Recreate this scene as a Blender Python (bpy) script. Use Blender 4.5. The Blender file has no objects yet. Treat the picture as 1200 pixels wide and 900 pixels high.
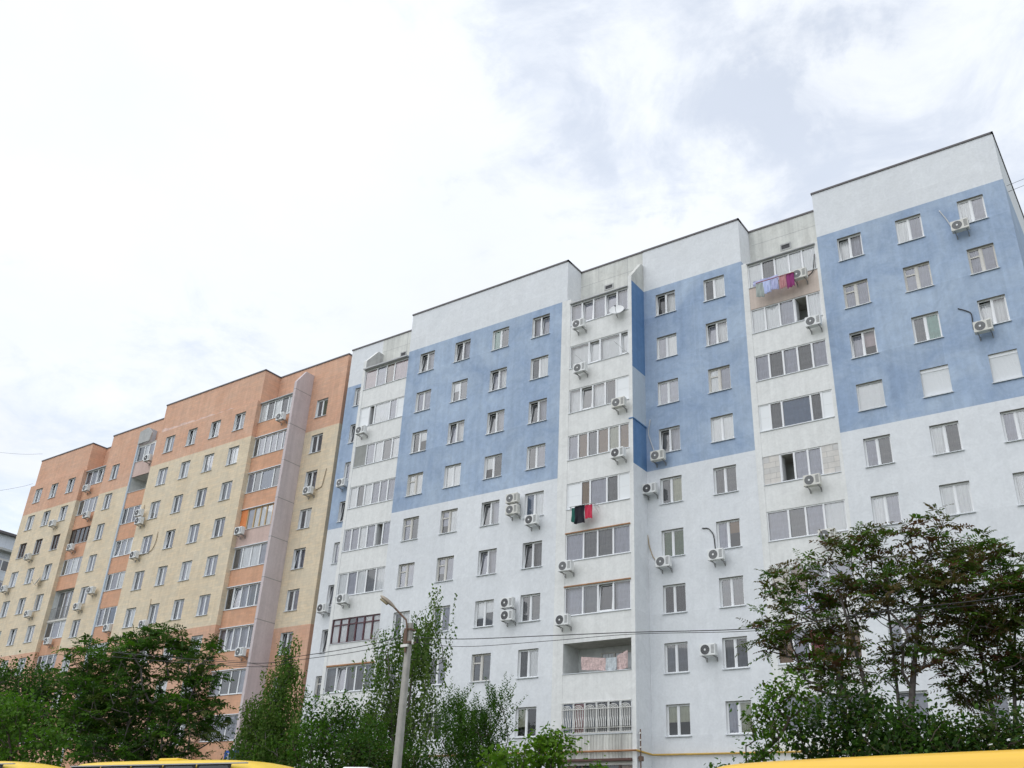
import bpy, bmesh, math, random
import numpy as np
from mathutils import Vector, Matrix
random.seed(7)
R_ = math.radians
scene = bpy.context.scene
COL = scene.collection
EYE = 1.6            # camera height above the lane it stands on

# ------------------------------------------------------------------ materials
MATS = {}
def nodes_of(name):
    m = bpy.data.materials.new(name); m.use_nodes = True
    nt = m.node_tree; nt.nodes.clear()
    out = nt.nodes.new('ShaderNodeOutputMaterial')
    MATS[name] = m
    return m, nt, out
def mk(nt, typ, **kw):
    n = nt.nodes.new(typ)
    for k, v in kw.items():
        if k == 'ins':
            for a, b in v.items(): n.inputs[a].default_value = b
        else: setattr(n, k, v)
    return n
def c4(c): return (c[0], c[1], c[2], 1.0)
def simple(name, col, rough=0.5, metal=0.0, var=0.0, scale=3.0, spec=0.5, coat=0.0):
    m, nt, out = nodes_of(name)
    p = mk(nt, 'ShaderNodeBsdfPrincipled')
    p.inputs['Base Color'].default_value = c4(col); p.inputs['Roughness'].default_value = rough
    p.inputs['Metallic'].default_value = metal
    p.inputs['Specular IOR Level'].default_value = spec
    if coat: p.inputs['Coat Weight'].default_value = coat; p.inputs['Coat Roughness'].default_value = 0.08
    if var:
        tc = mk(nt, 'ShaderNodeTexCoord'); nz = mk(nt, 'ShaderNodeTexNoise', ins={'Scale': scale, 'Detail': 6.0, 'Roughness': 0.6})
        nt.links.new(tc.outputs['Object'], nz.inputs['Vector'])
        mp = mk(nt, 'ShaderNodeMapRange', ins={'From Min': .3, 'From Max': .7, 'To Min': 1 - var, 'To Max': 1 + var})
        nt.links.new(nz.outputs['Fac'], mp.inputs['Value'])
        mx = mk(nt, 'ShaderNodeMix', data_type='RGBA', blend_type='MULTIPLY'); mx.inputs[0].default_value = 1
        mx.inputs[6].default_value = c4(col); nt.links.new(mp.outputs[0], mx.inputs[7])
        nt.links.new(mx.outputs[2], p.inputs['Base Color'])
    nt.links.new(p.outputs[0], out.inputs[0])
    return m

def plaster(name, col, col2, mottle=0.6, streak=0.06, course=None, cscale=0.18, rough=0.85, seams=0.0, grime=0.0, panels=0.0):
    """painted render: large faded patches, fine grain, thin rain streaks, optional brick courses and slab seams"""
    m, nt, out = nodes_of(name)
    L = nt.links.new
    p = mk(nt, 'ShaderNodeBsdfPrincipled'); p.inputs['Roughness'].default_value = rough
    p.inputs['Specular IOR Level'].default_value = 0.2
    tc = mk(nt, 'ShaderNodeTexCoord')
    n1 = mk(nt, 'ShaderNodeTexNoise', ins={'Scale': 0.35, 'Detail': 9.0, 'Roughness': 0.68, 'Distortion': 0.7})
    L(tc.outputs['Object'], n1.inputs['Vector'])
    r1 = mk(nt, 'ShaderNodeMapRange', ins={'From Min': .36, 'From Max': .64, 'To Min': 0.0, 'To Max': mottle})
    L(n1.outputs['Fac'], r1.inputs['Value'])
    mx = mk(nt, 'ShaderNodeMix', data_type='RGBA'); mx.inputs[6].default_value = c4(col); mx.inputs[7].default_value = c4(col2)
    L(r1.outputs[0], mx.inputs[0]); cur = mx.outputs[2]
    def mult(fac_socket):
        nonlocal cur
        q = mk(nt, 'ShaderNodeMix', data_type='RGBA', blend_type='MULTIPLY'); q.inputs[0].default_value = 1
        L(cur, q.inputs[6]); L(fac_socket, q.inputs[7]); cur = q.outputs[2]
    # trowel-sized patches
    n5 = mk(nt, 'ShaderNodeTexNoise', ins={'Scale': 1.7, 'Detail': 7.0, 'Roughness': 0.7, 'Distortion': 1.2})
    L(tc.outputs['Object'], n5.inputs['Vector'])
    r5 = mk(nt, 'ShaderNodeMapRange', ins={'From Min': .35, 'From Max': .65, 'To Min': 1 - .07 * mottle - .01, 'To Max': 1 + .07 * mottle})
    L(n5.outputs['Fac'], r5.inputs['Value']); mult(r5.outputs[0])
    # vertical rain streaks
    mp = mk(nt, 'ShaderNodeMapping'); mp.inputs['Scale'].default_value = (2.2, 2.2, 0.09)
    L(tc.outputs['Object'], mp.inputs['Vector'])
    n2 = mk(nt, 'ShaderNodeTexNoise', ins={'Scale': 1.6, 'Detail': 6.0, 'Roughness': 0.6}); L(mp.outputs[0], n2.inputs['Vector'])
    r2 = mk(nt, 'ShaderNodeMapRange', ins={'From Min': .35, 'From Max': .62, 'To Min': 1 - streak * 1.6, 'To Max': 1 + streak * .5})
    L(n2.outputs['Fac'], r2.inputs['Value']); mult(r2.outputs[0])
    n3 = mk(nt, 'ShaderNodeTexNoise', ins={'Scale': 9.0, 'Detail': 4.0}); L(tc.outputs['Object'], n3.inputs['Vector'])
    r3 = mk(nt, 'ShaderNodeMapRange', ins={'From Min': .3, 'From Max': .7, 'To Min': .965, 'To Max': 1.03}); L(n3.outputs['Fac'], r3.inputs['Value']); mult(r3.outputs[0])
    if grime:
        n4 = mk(nt, 'ShaderNodeTexNoise', ins={'Scale': .8, 'Detail': 10.0, 'Roughness': .75, 'Distortion': .5}); L(tc.outputs['Object'], n4.inputs['Vector'])
        r4 = mk(nt, 'ShaderNodeMapRange', ins={'From Min': .52, 'From Max': .72, 'To Min': 0.0, 'To Max': grime}); L(n4.outputs['Fac'], r4.inputs['Value'])
        q = mk(nt, 'ShaderNodeMix', data_type='RGBA'); q.inputs[7].default_value = (.33, .30, .24, 1); L(r4.outputs[0], q.inputs[0]); L(cur, q.inputs[6]); cur = q.outputs[2]
    if course:
        # brick-like facing: thin darker courses and stretcher joints, each brick a slightly different tone
        sx = mk(nt, 'ShaderNodeSeparateXYZ'); L(tc.outputs['Object'], sx.inputs[0])
        ad = mk(nt, 'ShaderNodeMath', operation='ADD'); L(sx.outputs[0], ad.inputs[0]); L(sx.outputs[1], ad.inputs[1])
        cb = mk(nt, 'ShaderNodeCombineXYZ'); L(ad.outputs[0], cb.inputs[0]); L(sx.outputs[2], cb.inputs[1])
        bt = mk(nt, 'ShaderNodeTexBrick'); L(cb.outputs[0], bt.inputs['Vector'])
        bt.inputs['Scale'].default_value = 1.0; bt.inputs['Brick Width'].default_value = .62; bt.inputs['Row Height'].default_value = cscale
        bt.inputs['Mortar Size'].default_value = .012; bt.inputs['Mortar Smooth'].default_value = .3
        bt.inputs['Color1'].default_value = (1.05, 1.03, 1.0, 1); bt.inputs['Color2'].default_value = (.93, .95, .97, 1); bt.inputs['Mortar'].default_value = (course, course, course, 1)
        mult(bt.outputs['Color'])
    if panels:
        sx = mk(nt, 'ShaderNodeSeparateXYZ'); L(tc.outputs['Object'], sx.inputs[0]); cc = mk(nt, 'ShaderNodeCombineXYZ')
        for k_, (ax, per, ph) in enumerate(((0, 3.03, .9), (2, 2.8, .45))):
            a = mk(nt, 'ShaderNodeMath', operation='ADD'); a.inputs[1].default_value = 300 * per + ph; L(sx.outputs[ax], a.inputs[0])
            b = mk(nt, 'ShaderNodeMath', operation='DIVIDE'); b.inputs[1].default_value = per; L(a.outputs[0], b.inputs[0])
            d = mk(nt, 'ShaderNodeMath', operation='FLOOR'); L(b.outputs[0], d.inputs[0]); L(d.outputs[0], cc.inputs[k_])
        wn = mk(nt, 'ShaderNodeTexWhiteNoise', noise_dimensions='2D'); L(cc.outputs[0], wn.inputs['Vector'])
        d = mk(nt, 'ShaderNodeMapRange', ins={'To Min': 1 - panels, 'To Max': 1 + panels}); L(wn.outputs['Value'], d.inputs['Value']); mult(d.outputs[0])
    if seams:
        sx = mk(nt, 'ShaderNodeSeparateXYZ'); L(tc.outputs['Object'], sx.inputs[0])
        last = None
        for ax, per, ph in ((0, 3.03, .9), (2, 2.8, .45)):
            a = mk(nt, 'ShaderNodeMath', operation='ADD'); a.inputs[1].default_value = 300 * per + ph; L(sx.outputs[ax], a.inputs[0])
            b = mk(nt, 'ShaderNodeMath', operation='MODULO'); b.inputs[1].default_value = per; L(a.outputs[0], b.inputs[0])
            d = mk(nt, 'ShaderNodeMapRange', ins={'From Min': 0.0, 'From Max': .09, 'To Min': 1 + seams, 'To Max': 1.0}); L(b.outputs[0], d.inputs['Value'])
            mult(d.outputs[0])
    L(cur, p.inputs['Base Color'])
    bp = mk(nt, 'ShaderNodeBump', ins={'Strength': .12, 'Distance': .02}); L(n3.outputs['Fac'], bp.inputs['Height']); L(bp.outputs[0], p.inputs['Normal'])
    L(p.outputs[0], out.inputs[0])
    return m

def glass(name, tint=(.985, .99, .99), boost=2.7):
    m, nt, out = nodes_of(name)
    fr = mk(nt, 'ShaderNodeFresnel', ins={'IOR': 1.5})
    mu = mk(nt, 'ShaderNodeMath', operation='MULTIPLY', use_clamp=True)
    oi = mk(nt, 'ShaderNodeObjectInfo'); vr = mk(nt, 'ShaderNodeMapRange', ins={'To Min': boost * .55, 'To Max': boost * 1.5}); nt.links.new(oi.outputs['Random'], vr.inputs['Value']); nt.links.new(vr.outputs[0], mu.inputs[1])
    tr = mk(nt, 'ShaderNodeBsdfTransparent', ins={'Color': c4(tint)})
    gl = mk(nt, 'ShaderNodeBsdfGlossy', ins={'Roughness': .015})
    tc = mk(nt, 'ShaderNodeTexCoord'); nz = mk(nt, 'ShaderNodeTexNoise', ins={'Scale': .9, 'Detail': 2.0})
    nt.links.new(tc.outputs['Object'], nz.inputs['Vector'])
    bp = mk(nt, 'ShaderNodeBump', ins={'Strength': .05, 'Distance': .02}); nt.links.new(nz.outputs['Fac'], bp.inputs['Height'])
    nt.links.new(bp.outputs[0], gl.inputs['Normal'])
    mx = mk(nt, 'ShaderNodeMixShader')
    nt.links.new(fr.outputs[0], mu.inputs[0]); nt.links.new(mu.outputs[0], mx.inputs[0])
    nt.links.new(tr.outputs[0], mx.inputs[1]); nt.links.new(gl.outputs[0], mx.inputs[2]); nt.links.new(mx.outputs[0], out.inputs[0])
    return m
def cloth(name, col, trans=.25, var=.1):
    m, nt, out = nodes_of(name)
    tc = mk(nt, 'ShaderNodeTexCoord'); nz = mk(nt, 'ShaderNodeTexNoise', ins={'Scale': 5.0, 'Detail': 5.0}); nt.links.new(tc.outputs['Object'], nz.inputs['Vector'])
    mp = mk(nt, 'ShaderNodeMapRange', ins={'From Min': .3, 'From Max': .7, 'To Min': 1 - var, 'To Max': 1 + var}); nt.links.new(nz.outputs['Fac'], mp.inputs['Value'])
    mx = mk(nt, 'ShaderNodeMix', data_type='RGBA', blend_type='MULTIPLY'); mx.inputs[0].default_value = 1
    mx.inputs[6].default_value = c4(col); nt.links.new(mp.outputs[0], mx.inputs[7])
    d = mk(nt, 'ShaderNodeBsdfDiffuse'); t = mk(nt, 'ShaderNodeBsdfTranslucent'); s = mk(nt, 'ShaderNodeMixShader'); s.inputs[0].default_value = trans
    nt.links.new(mx.outputs[2], d.inputs[0]); nt.links.new(mx.outputs[2], t.inputs[0])
    nt.links.new(d.outputs[0], s.inputs[1]); nt.links.new(t.outputs[0], s.inputs[2]); nt.links.new(s.outputs[0], out.inputs[0])
    return m
def leaf(name, col, rough=.6, trans=.36):
    m, nt, out = nodes_of(name)
    p = mk(nt, 'ShaderNodeBsdfPrincipled'); p.inputs['Base Color'].default_value = c4(col); p.inputs['Roughness'].default_value = rough
    p.inputs['Specular IOR Level'].default_value = .16
    t = mk(nt, 'ShaderNodeBsdfTranslucent', ins={'Color': c4((col[0] * 1.1, col[1] * 1.35, col[2] * .6))})
    s = mk(nt, 'ShaderNodeMixShader'); s.inputs[0].default_value = trans
    nt.links.new(p.outputs[0], s.inputs[1]); nt.links.new(t.outputs[0], s.inputs[2]); nt.links.new(s.outputs[0], out.inputs[0])
    return m

plaster('white_paint', (.725, .745, .77), (.765, .78, .795), .6, .014, seams=.022, panels=.022)
plaster('blue_paint', (.30, .39, .54), (.42, .51, .635), 1.0, .045, seams=.05, panels=.035)
plaster('deep_blue_paint', (.125, .24, .44), (.17, .29, .48), .8, .05)
plaster('pale_panel', (.50, .57, .64), (.54, .60, .66), .5, .03)
plaster('parapet_white', (.765, .77, .755), (.80, .80, .785), .7, .035, grime=.10)
plaster('attic_concrete', (.62, .63, .60), (.71, .71, .67), .9, .08, grime=.28, seams=-.05)
plaster('beige_panel', (.62, .52, .46), (.66, .57, .50), .6, .06)
plaster('bare_concrete', (.42, .43, .43), (.52, .52, .51), .9, .08, grime=.2)
plaster('orange_brick', (.665, .395, .275), (.705, .46, .335), .8, .05, course=.90)
plaster('cream_brick', (.715, .595, .435), (.755, .655, .50), .8, .04, course=.90)
plaster('orange_panel', (.64, .355, .23), (.68, .41, .275), .8, .05, course=.93)
plaster('vivid_orange', (.70, .24, .09), (.72, .30, .13), .6, .05)
plaster('pink_panel', (.60, .525, .53), (.65, .58, .585), .6, .05)
plaster('pale_pink', (.60, .45, .40), (.64, .50, .45), .6, .05)
plaster('grey_infill', (.30, .31, .30), (.36, .36, .34), .8, .05)
plaster('block_infill', (.62, .60, .58), (.68, .66, .63), .7, .03, course=.70, cscale=.28)
plaster('light_brick_infill', (.60, .58, .53), (.66, .63, .58), .7, .03, course=.55, cscale=.085)
plaster('faded_streak', (.66, .47, .40), (.72, .56, .49), 1.0, .1)
plaster('panel_white_far', (.60, .64, .70), (.66, .69, .74), .6, .05, seams=-.15)
simple('white_frame', (.80, .81, .82), .35)
simple('old_frame', (.62, .60, .56), .6, var=.1, scale=8)
simple('brown_frame', (.10, .06, .045), .5)
simple('maroon_frame', (.085, .022, .03), .45)
simple('wood_frame', (.55, .40, .22), .6)
simple('grey_frame', (.45, .46, .47), .45)
simple('sill_metal', (.66, .69, .72), .4, .0, var=.08, scale=6)
simple('roof_trim', (.11, .10, .105), .5, .2)
simple('reveal', (.74, .75, .75), .8, var=.05); simple('lintel_shade', (.30, .285, .26), .9, var=.2)
simple('roller_shutter', (.80, .82, .84), .45)
simple('pvc_panel', (.78, .80, .81), .35)
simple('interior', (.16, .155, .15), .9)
simple('loggia_paint', (.68, .70, .69), .8, var=.12)
simple('slab_soffit', (.58, .56, .52), .9, var=.15)
simple('roof_felt', (.06, .06, .06), .9)
glass('window_glass'); glass('bus_glass', (.10, .11, .13), 1.7)
cloth('curtain_white', (.93, .94, .95), .0, .03); cloth('curtain_lilac', (.50, .51, .585), .04, .10); cloth('curtain_grey', (.215, .22, .235), .06, .15)
cloth('curtain_dark', (.13, .13, .14), .1); cloth('curtain_tan', (.36, .23, .13), .2); cloth('curtain_mint', (.42, .68, .60), .25)
cloth('curtain_green', (.12, .20, .10), .2); cloth('curtain_pink', (.78, .62, .64), .25); cloth('curtain_blue', (.20, .27, .40), .2); cloth('curtain_cream', (.62, .63, .50), .2)
cloth('curtain_red', (.42, .08, .09), .2)
simple('ac_white', (.74, .75, .74), .4, var=.05, scale=4); simple('ac_cream', (.66, .65, .60), .5, var=.08, scale=4)
simple('ac_dark', (.035, .035, .04), .5); simple('ac_grey', (.13, .135, .14), .45); simple('bracket_steel', (.30, .30, .30), .5, .5)
simple('hose_black', (.035, .035, .035), .6); simple('hose_white', (.55, .56, .56), .6); simple('hose_tan', (.40, .32, .22), .7)
simple('pipe_rust', (.36, .17, .07), .6, .0, var=.25, scale=3); simple('pipe_yellow', (.55, .35, .08), .5, var=.15)
simple('pole_concrete', (.36, .35, .32), .9, var=.15, scale=5); simple('lamp_metal', (.33, .28, .22), .45, .3, var=.15); simple('lamp_lens', (.42, .36, .24), .15, coat=.5)
simple('rust_steel', (.17, .11, .08), .7, .3, var=.2); simple('wire_black', (.02, .02, .022), .6); simple('porcelain', (.70, .69, .66), .3)
simple('bus_yellow', (.80, .53, .004), .4, coat=.15, var=.03); simple('bus_red', (.42, .02, .02), .3, coat=.5); simple('bus_white', (.80, .80, .79), .3, coat=.4)
simple('bus_orange', (.80, .475, .03), .4, coat=.2); simple('bus_black', (.012, .012, .015), .25, coat=.5); simple('rubber', (.016, .016, .016), .8); simple('bus_grey', (.40, .40, .41), .4)
simple('rim_steel', (.42, .43, .44), .35, .8); simple('lamp_glass', (.75, .77, .80), .1, coat=.6); simple('tail_red', (.45, .02, .015), .2, coat=.5); simple('amber', (.7, .25, .02), .2, coat=.5)
simple('asphalt', (.050, .050, .052), .92, var=.22, scale=2.0); simple('pavement', (.26, .25, .24), .9, var=.12, scale=2.5); simple('kerb', (.36, .36, .35), .85, var=.1)
simple('soil_grass', (.055, .075, .03), .95, var=.35, scale=1.2); simple('road_paint', (.72, .72, .70), .7, var=.06)
simple('bark_brown', (.085, .065, .05), .9, var=.3, scale=9); simple('bark_birch', (.52, .50, .46), .8, var=.35, scale=6); simple('bark_grey', (.12, .105, .095), .9, var=.3, scale=8)
simple('cloth_black', (.014, .014, .022), .9); simple('cloth_red', (.62, .04, .09), .85); simple('cloth_green', (.03, .16, .13), .9)
simple('cloth_lilac', (.46, .48, .70), .9, var=.1); simple('cloth_sky', (.50, .56, .80), .9, var=.08); simple('cloth_grey', (.36, .40, .38), .9, var=.1); simple('cloth_rose', (.52, .26, .27), .9, var=.2, scale=8)
simple('cloth_plum', (.27, .04, .17), .9, var=.1); simple('cloth_white', (.70, .70, .84), .9, var=.08)
simple('cloth_floral', (.58, .44, .42), .9, var=.35, scale=11); simple('cloth_floral_blue', (.52, .56, .58), .9, var=.25, scale=11)
simple('rack_red', (.35, .09, .09), .6); simple('sign_blue', (.012, .075, .38), .4); simple('sign_white', (.78, .79, .8), .5)
simple('dish_white', (.66, .67, .67), .4, var=.06); simple('grille_white', (.78, .77, .73), .5); simple('shop_brown', (.10, .045, .035), .6, var=.15)
plaster('ribbed_white', (.60, .60, .56), (.70, .69, .65), .8, .22, grime=.3)

# ------------------------------------------------------------------ mesh helpers
class MB:
    """collects faces; build() links them as ONE mesh object"""
    def __init__(s, *mats): s.v = []; s.f = []; s.mi = []; s.mats = list(mats); s.smooth = False
    def m(s, name):
        if name not in s.mats: s.mats.append(name)
        return s.mats.index(name)
    def quad(s, a, b, c, d, mat): 
        i = len(s.v); s.v += [a, b, c, d]; s.f.append((i, i + 1, i + 2, i + 3)); s.mi.append(s.m(mat))
    def poly(s, pts, mat):
        i = len(s.v); s.v += list(pts); s.f.append(tuple(range(i, i + len(pts)))); s.mi.append(s.m(mat))
    def box(s, x0, x1, y0, y1, z0, z1, mat, skip=''):
        i = len(s.v); s.v += [(x0, y0, z0), (x1, y0, z0), (x1, y1, z0), (x0, y1, z0), (x0, y0, z1), (x1, y0, z1), (x1, y1, z1), (x0, y1, z1)]
        F = {'b': (0, 3, 2, 1), 't': (4, 5, 6, 7), 'f': (0, 1, 5, 4), 'r': (1, 2, 6, 5), 'k': (2, 3, 7, 6), 'l': (3, 0, 4, 7)}
        for k, q in F.items():
            if k in skip: continue
            s.f.append(tuple(i + j for j in q)); s.mi.append(s.m(mat))
    def prism(s, prof, a0, a1, axis, mat):
        """extrude a closed 2-D profile along axis ('x': profile (y,z); 'y': (x,z); 'z': (x,y))"""
        def P(p, a): return (a, p[0], p[1]) if axis == 'x' else ((p[0], a, p[1]) if axis == 'y' else (p[0], p[1], a))
        n = len(prof); i = len(s.v); s.v += [P(p, a0) for p in prof] + [P(p, a1) for p in prof]
        for k in range(n):
            j = (k + 1) % n; s.f.append((i + k, i + j, i + n + j, i + n + k)); s.mi.append(s.m(mat))
        s.f.append(tuple(i + k for k in range(n))[::-1]); s.mi.append(s.m(mat))
        s.f.append(tuple(i + n + k for k in range(n))); s.mi.append(s.m(mat))
    def tube(s, pts, r, mat, n=6, r1=None, cap=True):
        pts = [Vector(p) for p in pts]; k = len(pts); base = len(s.v); up = Vector((0, 0, 1))
        for a, p in enumerate(pts):
            t = (pts[min(a + 1, k - 1)] - pts[max(a - 1, 0)]).normalized()
            u = t.cross(up if abs(t.z) < .95 else Vector((1, 0, 0))).normalized(); w = t.cross(u)
            rr = r if r1 is None else r + (r1 - r) * a / max(1, k - 1)
            for j in range(n):
                an = 2 * math.pi * j / n; s.v.append(tuple(p + (u * math.cos(an) + w * math.sin(an)) * rr))
        for a in range(k - 1):
            for j in range(n):
                q = (j + 1) % n; s.f.append((base + a * n + j, base + a * n + q, base + (a + 1) * n + q, base + (a + 1) * n + j)); s.mi.append(s.m(mat))
        if cap:
            s.f.append(tuple(base + j for j in range(n))[::-1]); s.mi.append(s.m(mat))
            s.f.append(tuple(base + (k - 1) * n + j for j in range(n))); s.mi.append(s.m(mat))
    def disc(s, c, r0, r1, y, mat, n=20):
        """flat ring facing -y"""
        i = len(s.v)
        for j in range(n):
            a = 2 * math.pi * j / n; s.v += [(c[0] + r0 * math.cos(a), y, c[1] + r0 * math.sin(a)), (c[0] + r1 * math.cos(a), y, c[1] + r1 * math.sin(a))]
        for j in range(n):
            q = (j + 1) % n; s.f.append((i + 2 * j, i + 2 * j + 1, i + 2 * q + 1, i + 2 * q)); s.mi.append(s.m(mat))
    def mesh(s, name):
        me = bpy.data.meshes.new(name); me.from_pydata([tuple(v) for v in s.v], [], s.f)
        for m in s.mats: me.materials.append(MATS[m])
        me.polygons.foreach_set('material_index', s.mi)
        if s.smooth: me.polygons.foreach_set('use_smooth', [True] * len(s.f))
        me.update(); return me
    def build(s, name, parent=None, loc=None):
        return link(s.mesh(name), name, parent, loc)
def link(me, name, parent=None, loc=None):
    o = bpy.data.objects.new(name, me); COL.objects.link(o)
    if parent: o.parent = parent
    if loc: o.location = loc
    return o
def tag(o, label=None, cat=None, group=None, kind=None):
    if label: o['label'] = label
    if cat: o['category'] = cat
    if group: o['group'] = group
    if kind: o['kind'] = kind
    return o
def empty(name, loc, rz=0.0, label=None, cat=None, group=None):
    o = bpy.data.objects.new(name, None); COL.objects.link(o); o.location = loc; o.rotation_euler = (0, 0, rz); o.empty_display_size = .3
    return tag(o, label, cat, group)
def copy_tree(o, parent=None):
    c = o.copy(); COL.objects.link(c)
    if parent: c.parent = parent
    for ch in list(o.children): copy_tree(ch, c)
    return c
def bevel(o, w=.02, seg=2, ang=35):
    m = o.modifiers.new('bevel', 'BEVEL'); m.width = w; m.segments = seg; m.limit_method = 'ANGLE'; m.angle_limit = R_(ang); return o
# ------------------------------------------------------------------ building kit
class Frame:
    """facade coordinates (X along the wall, off into the building, z above the camera's eye) -> the building's own"""
    def __init__(s, root, dx, dz): s.root = root; s.dx = dx; s.dz = dz
    def c(s, X, off, z): return (X + s.dx, off, z + s.dz)
def wall_panel(fr, name, X0, X1, Z0, Z1, off, holes, zones, rev=.20, sides='lr', depth=.4, rev_mat='reveal'):
    """front sheet with openings, painted in horizontal zones [(z_from, material)], with reveals and returns"""
    b = MB(); xs = sorted({X0, X1} | {h[0] for h in holes} | {h[1] for h in holes}); cuts = [z for z, _ in zones if Z0 < z < Z1]
    zs = sorted({Z0, Z1} | {h[2] for h in holes} | {h[3] for h in holes} | set(cuts))
    def zone(z):
        m = zones[0][1]
        for zz, mm in zones:
            if z >= zz: m = mm
        return m
    C = fr.c
    for j in range(len(zs) - 1):
        zc = (zs[j] + zs[j + 1]) / 2; run = None
        for i in range(len(xs) - 1):
            xc = (xs[i] + xs[i + 1]) / 2
            hole = any(h[0] < xc < h[1] and h[2] < zc < h[3] for h in holes)
            if not hole: run = [xs[i] if run is None else run[0], xs[i + 1]]
            if (hole or i == len(xs) - 2) and run:
                b.quad(C(run[0], off, zs[j]), C(run[1], off, zs[j]), C(run[1], off, zs[j + 1]), C(run[0], off, zs[j + 1]), zone(zc)); run = None
    for (a, d, z0, z1) in holes:
        o2 = off + rev
        b.quad(C(a, off, z0), C(a, off, z1), C(a, o2, z1), C(a, o2, z0), rev_mat)
        b.quad(C(d, off, z1), C(d, off, z0), C(d, o2, z0), C(d, o2, z1), rev_mat)
        b.quad(C(a, off, z1), C(d, off, z1), C(d, o2, z1), C(a, o2, z1), 'lintel_shade')  # underside of the opening head, its shade put into the colour
        b.quad(C(d, off, z0), C(a, off, z0), C(a, o2, z0), C(d, o2, z0), rev_mat)
    o2 = off + depth; zz = [Z0] + cuts + [Z1]
    for k in range(len(zz) - 1):
        m = zone((zz[k] + zz[k + 1]) / 2)
        if 'l' in sides: b.quad(C(X0, o2, zz[k]), C(X0, off, zz[k]), C(X0, off, zz[k + 1]), C(X0, o2, zz[k + 1]), m)
        if 'r' in sides: b.quad(C(X1, off, zz[k]), C(X1, o2, zz[k]), C(X1, o2, zz[k + 1]), C(X1, off, zz[k + 1]), m)
    b.quad(C(X0, off, Z1), C(X1, off, Z1), C(X1, o2, Z1), C(X0, o2, Z1), zone(Z1 - .01))
    b.quad(C(X0, o2, Z0), C(X1, o2, Z0), C(X1, off, Z0), C(X0, off, Z0), zone(Z0 + .01))
    return b.build(name, fr.root)

WC = {}
FRM = {'': 'white_frame', 'old': 'old_frame', 'brown': 'brown_frame', 'maroon': 'maroon_frame', 'wood': 'wood_frame'}
def frame_mesh(w, h, style):
    key = ('f', round(w, 2), round(h, 2), style)
    if key in WC: return WC[key]
    b = MB(); fm = 'white_frame'
    for k in ('old', 'brown', 'maroon'):
        if k in style: fm = FRM[k]
    t = .045
    def bar(x0, x1, z0, z1, y0=0.0, y1=.07): b.box(x0, x1, y0, y1, z0, z1, fm)
    bar(0, w, 0, t); bar(0, w, h - t, h); bar(0, t, t, h - t); bar(w - t, w, t, h - t)
    if 'shutter' in style:
        n = int(h / .055)
        for k in range(n):
            z0 = t + (h - 2 * t) * k / n; z1 = t + (h - 2 * t) * (k + 1) / n
            b.prism([(-.02, z0 + .004), (-.028, (z0 + z1) / 2), (-.02, z1 - .004), (.02, z1), (.02, z0)], t * .5, w - t * .5, 'x', 'roller_shutter')
        b.box(-.01, w + .01, -.05, .06, h - .16, h - .001, 'roller_shutter')
    elif 'single' not in style:
        mw = .035 if 'old' not in style else .05; xm = w * (.47 if 'off' not in style else .42)
        bar(xm - mw, xm + mw, t, h - t, -.012, .07)
        for (a, d, tl) in ((t, xm - mw, 'tiltL' in style), (xm + mw, w - t, 'tiltR' in style)):
            s = .034; y0, y1 = .008, .062; tilt = .17 if tl else 0.0
            i = len(b.v)
            b.box(a, d, y0, y1, t, t + s, fm); b.box(a, d, y0, y1, h - t - s, h - t, fm); b.box(a, a + s, y0, y1, t + s, h - t - s, fm); b.box(d - s, d, y0, y1, t + s, h - t - s, fm)
            if 'old' in style and a == t: b.box(a + s, d - s, y0 - .01, y1, h * .66, h * .66 + .07, fm)
            if tl:
                for q in range(i, len(b.v)):
                    v = b.v[q]; k = (v[2] - t) / (h - 2 * t); b.v[q] = (v[0], v[1] + tilt * k, v[2] - .012 * k)
    WC[key] = b.mesh('window_frame'); return WC[key]
def pane_mesh(w, h, style):
    key = ('p', round(w, 2), round(h, 2), style)
    if key in WC: return WC[key]
    b = MB(); t = .045; xm = w * .47
    if 'single' in style: b.quad((t, .04, t), (w - t, .04, t), (w - t, .04, h - t), (t, .04, h - t), 'window_glass')
    else:
        for (a, d, tl) in ((t, xm - .035, 'tiltL' in style), (xm + .035, w - t, 'tiltR' in style)):
            k = .17 if tl else 0
            b.quad((a + .03, .035, t + .03), (d - .03, .035, t + .03), (d - .03, .035 + k, h - t - .03), (a + .03, .035 + k, h - t - .03), 'window_glass')
    WC[key] = b.mesh('window_pane'); return WC[key]
CUR = {'w': 'curtain_white', 'l': 'curtain_lilac', 'g': 'curtain_lilac', 'k': 'curtain_grey', 'd': 'curtain_dark', 'n': 'curtain_tan', 'm': 'curtain_mint', 'e': 'curtain_green', 'p': 'curtain_pink', 'u': 'curtain_blue', 'y': 'curtain_cream', 'r': 'curtain_red'}
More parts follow.
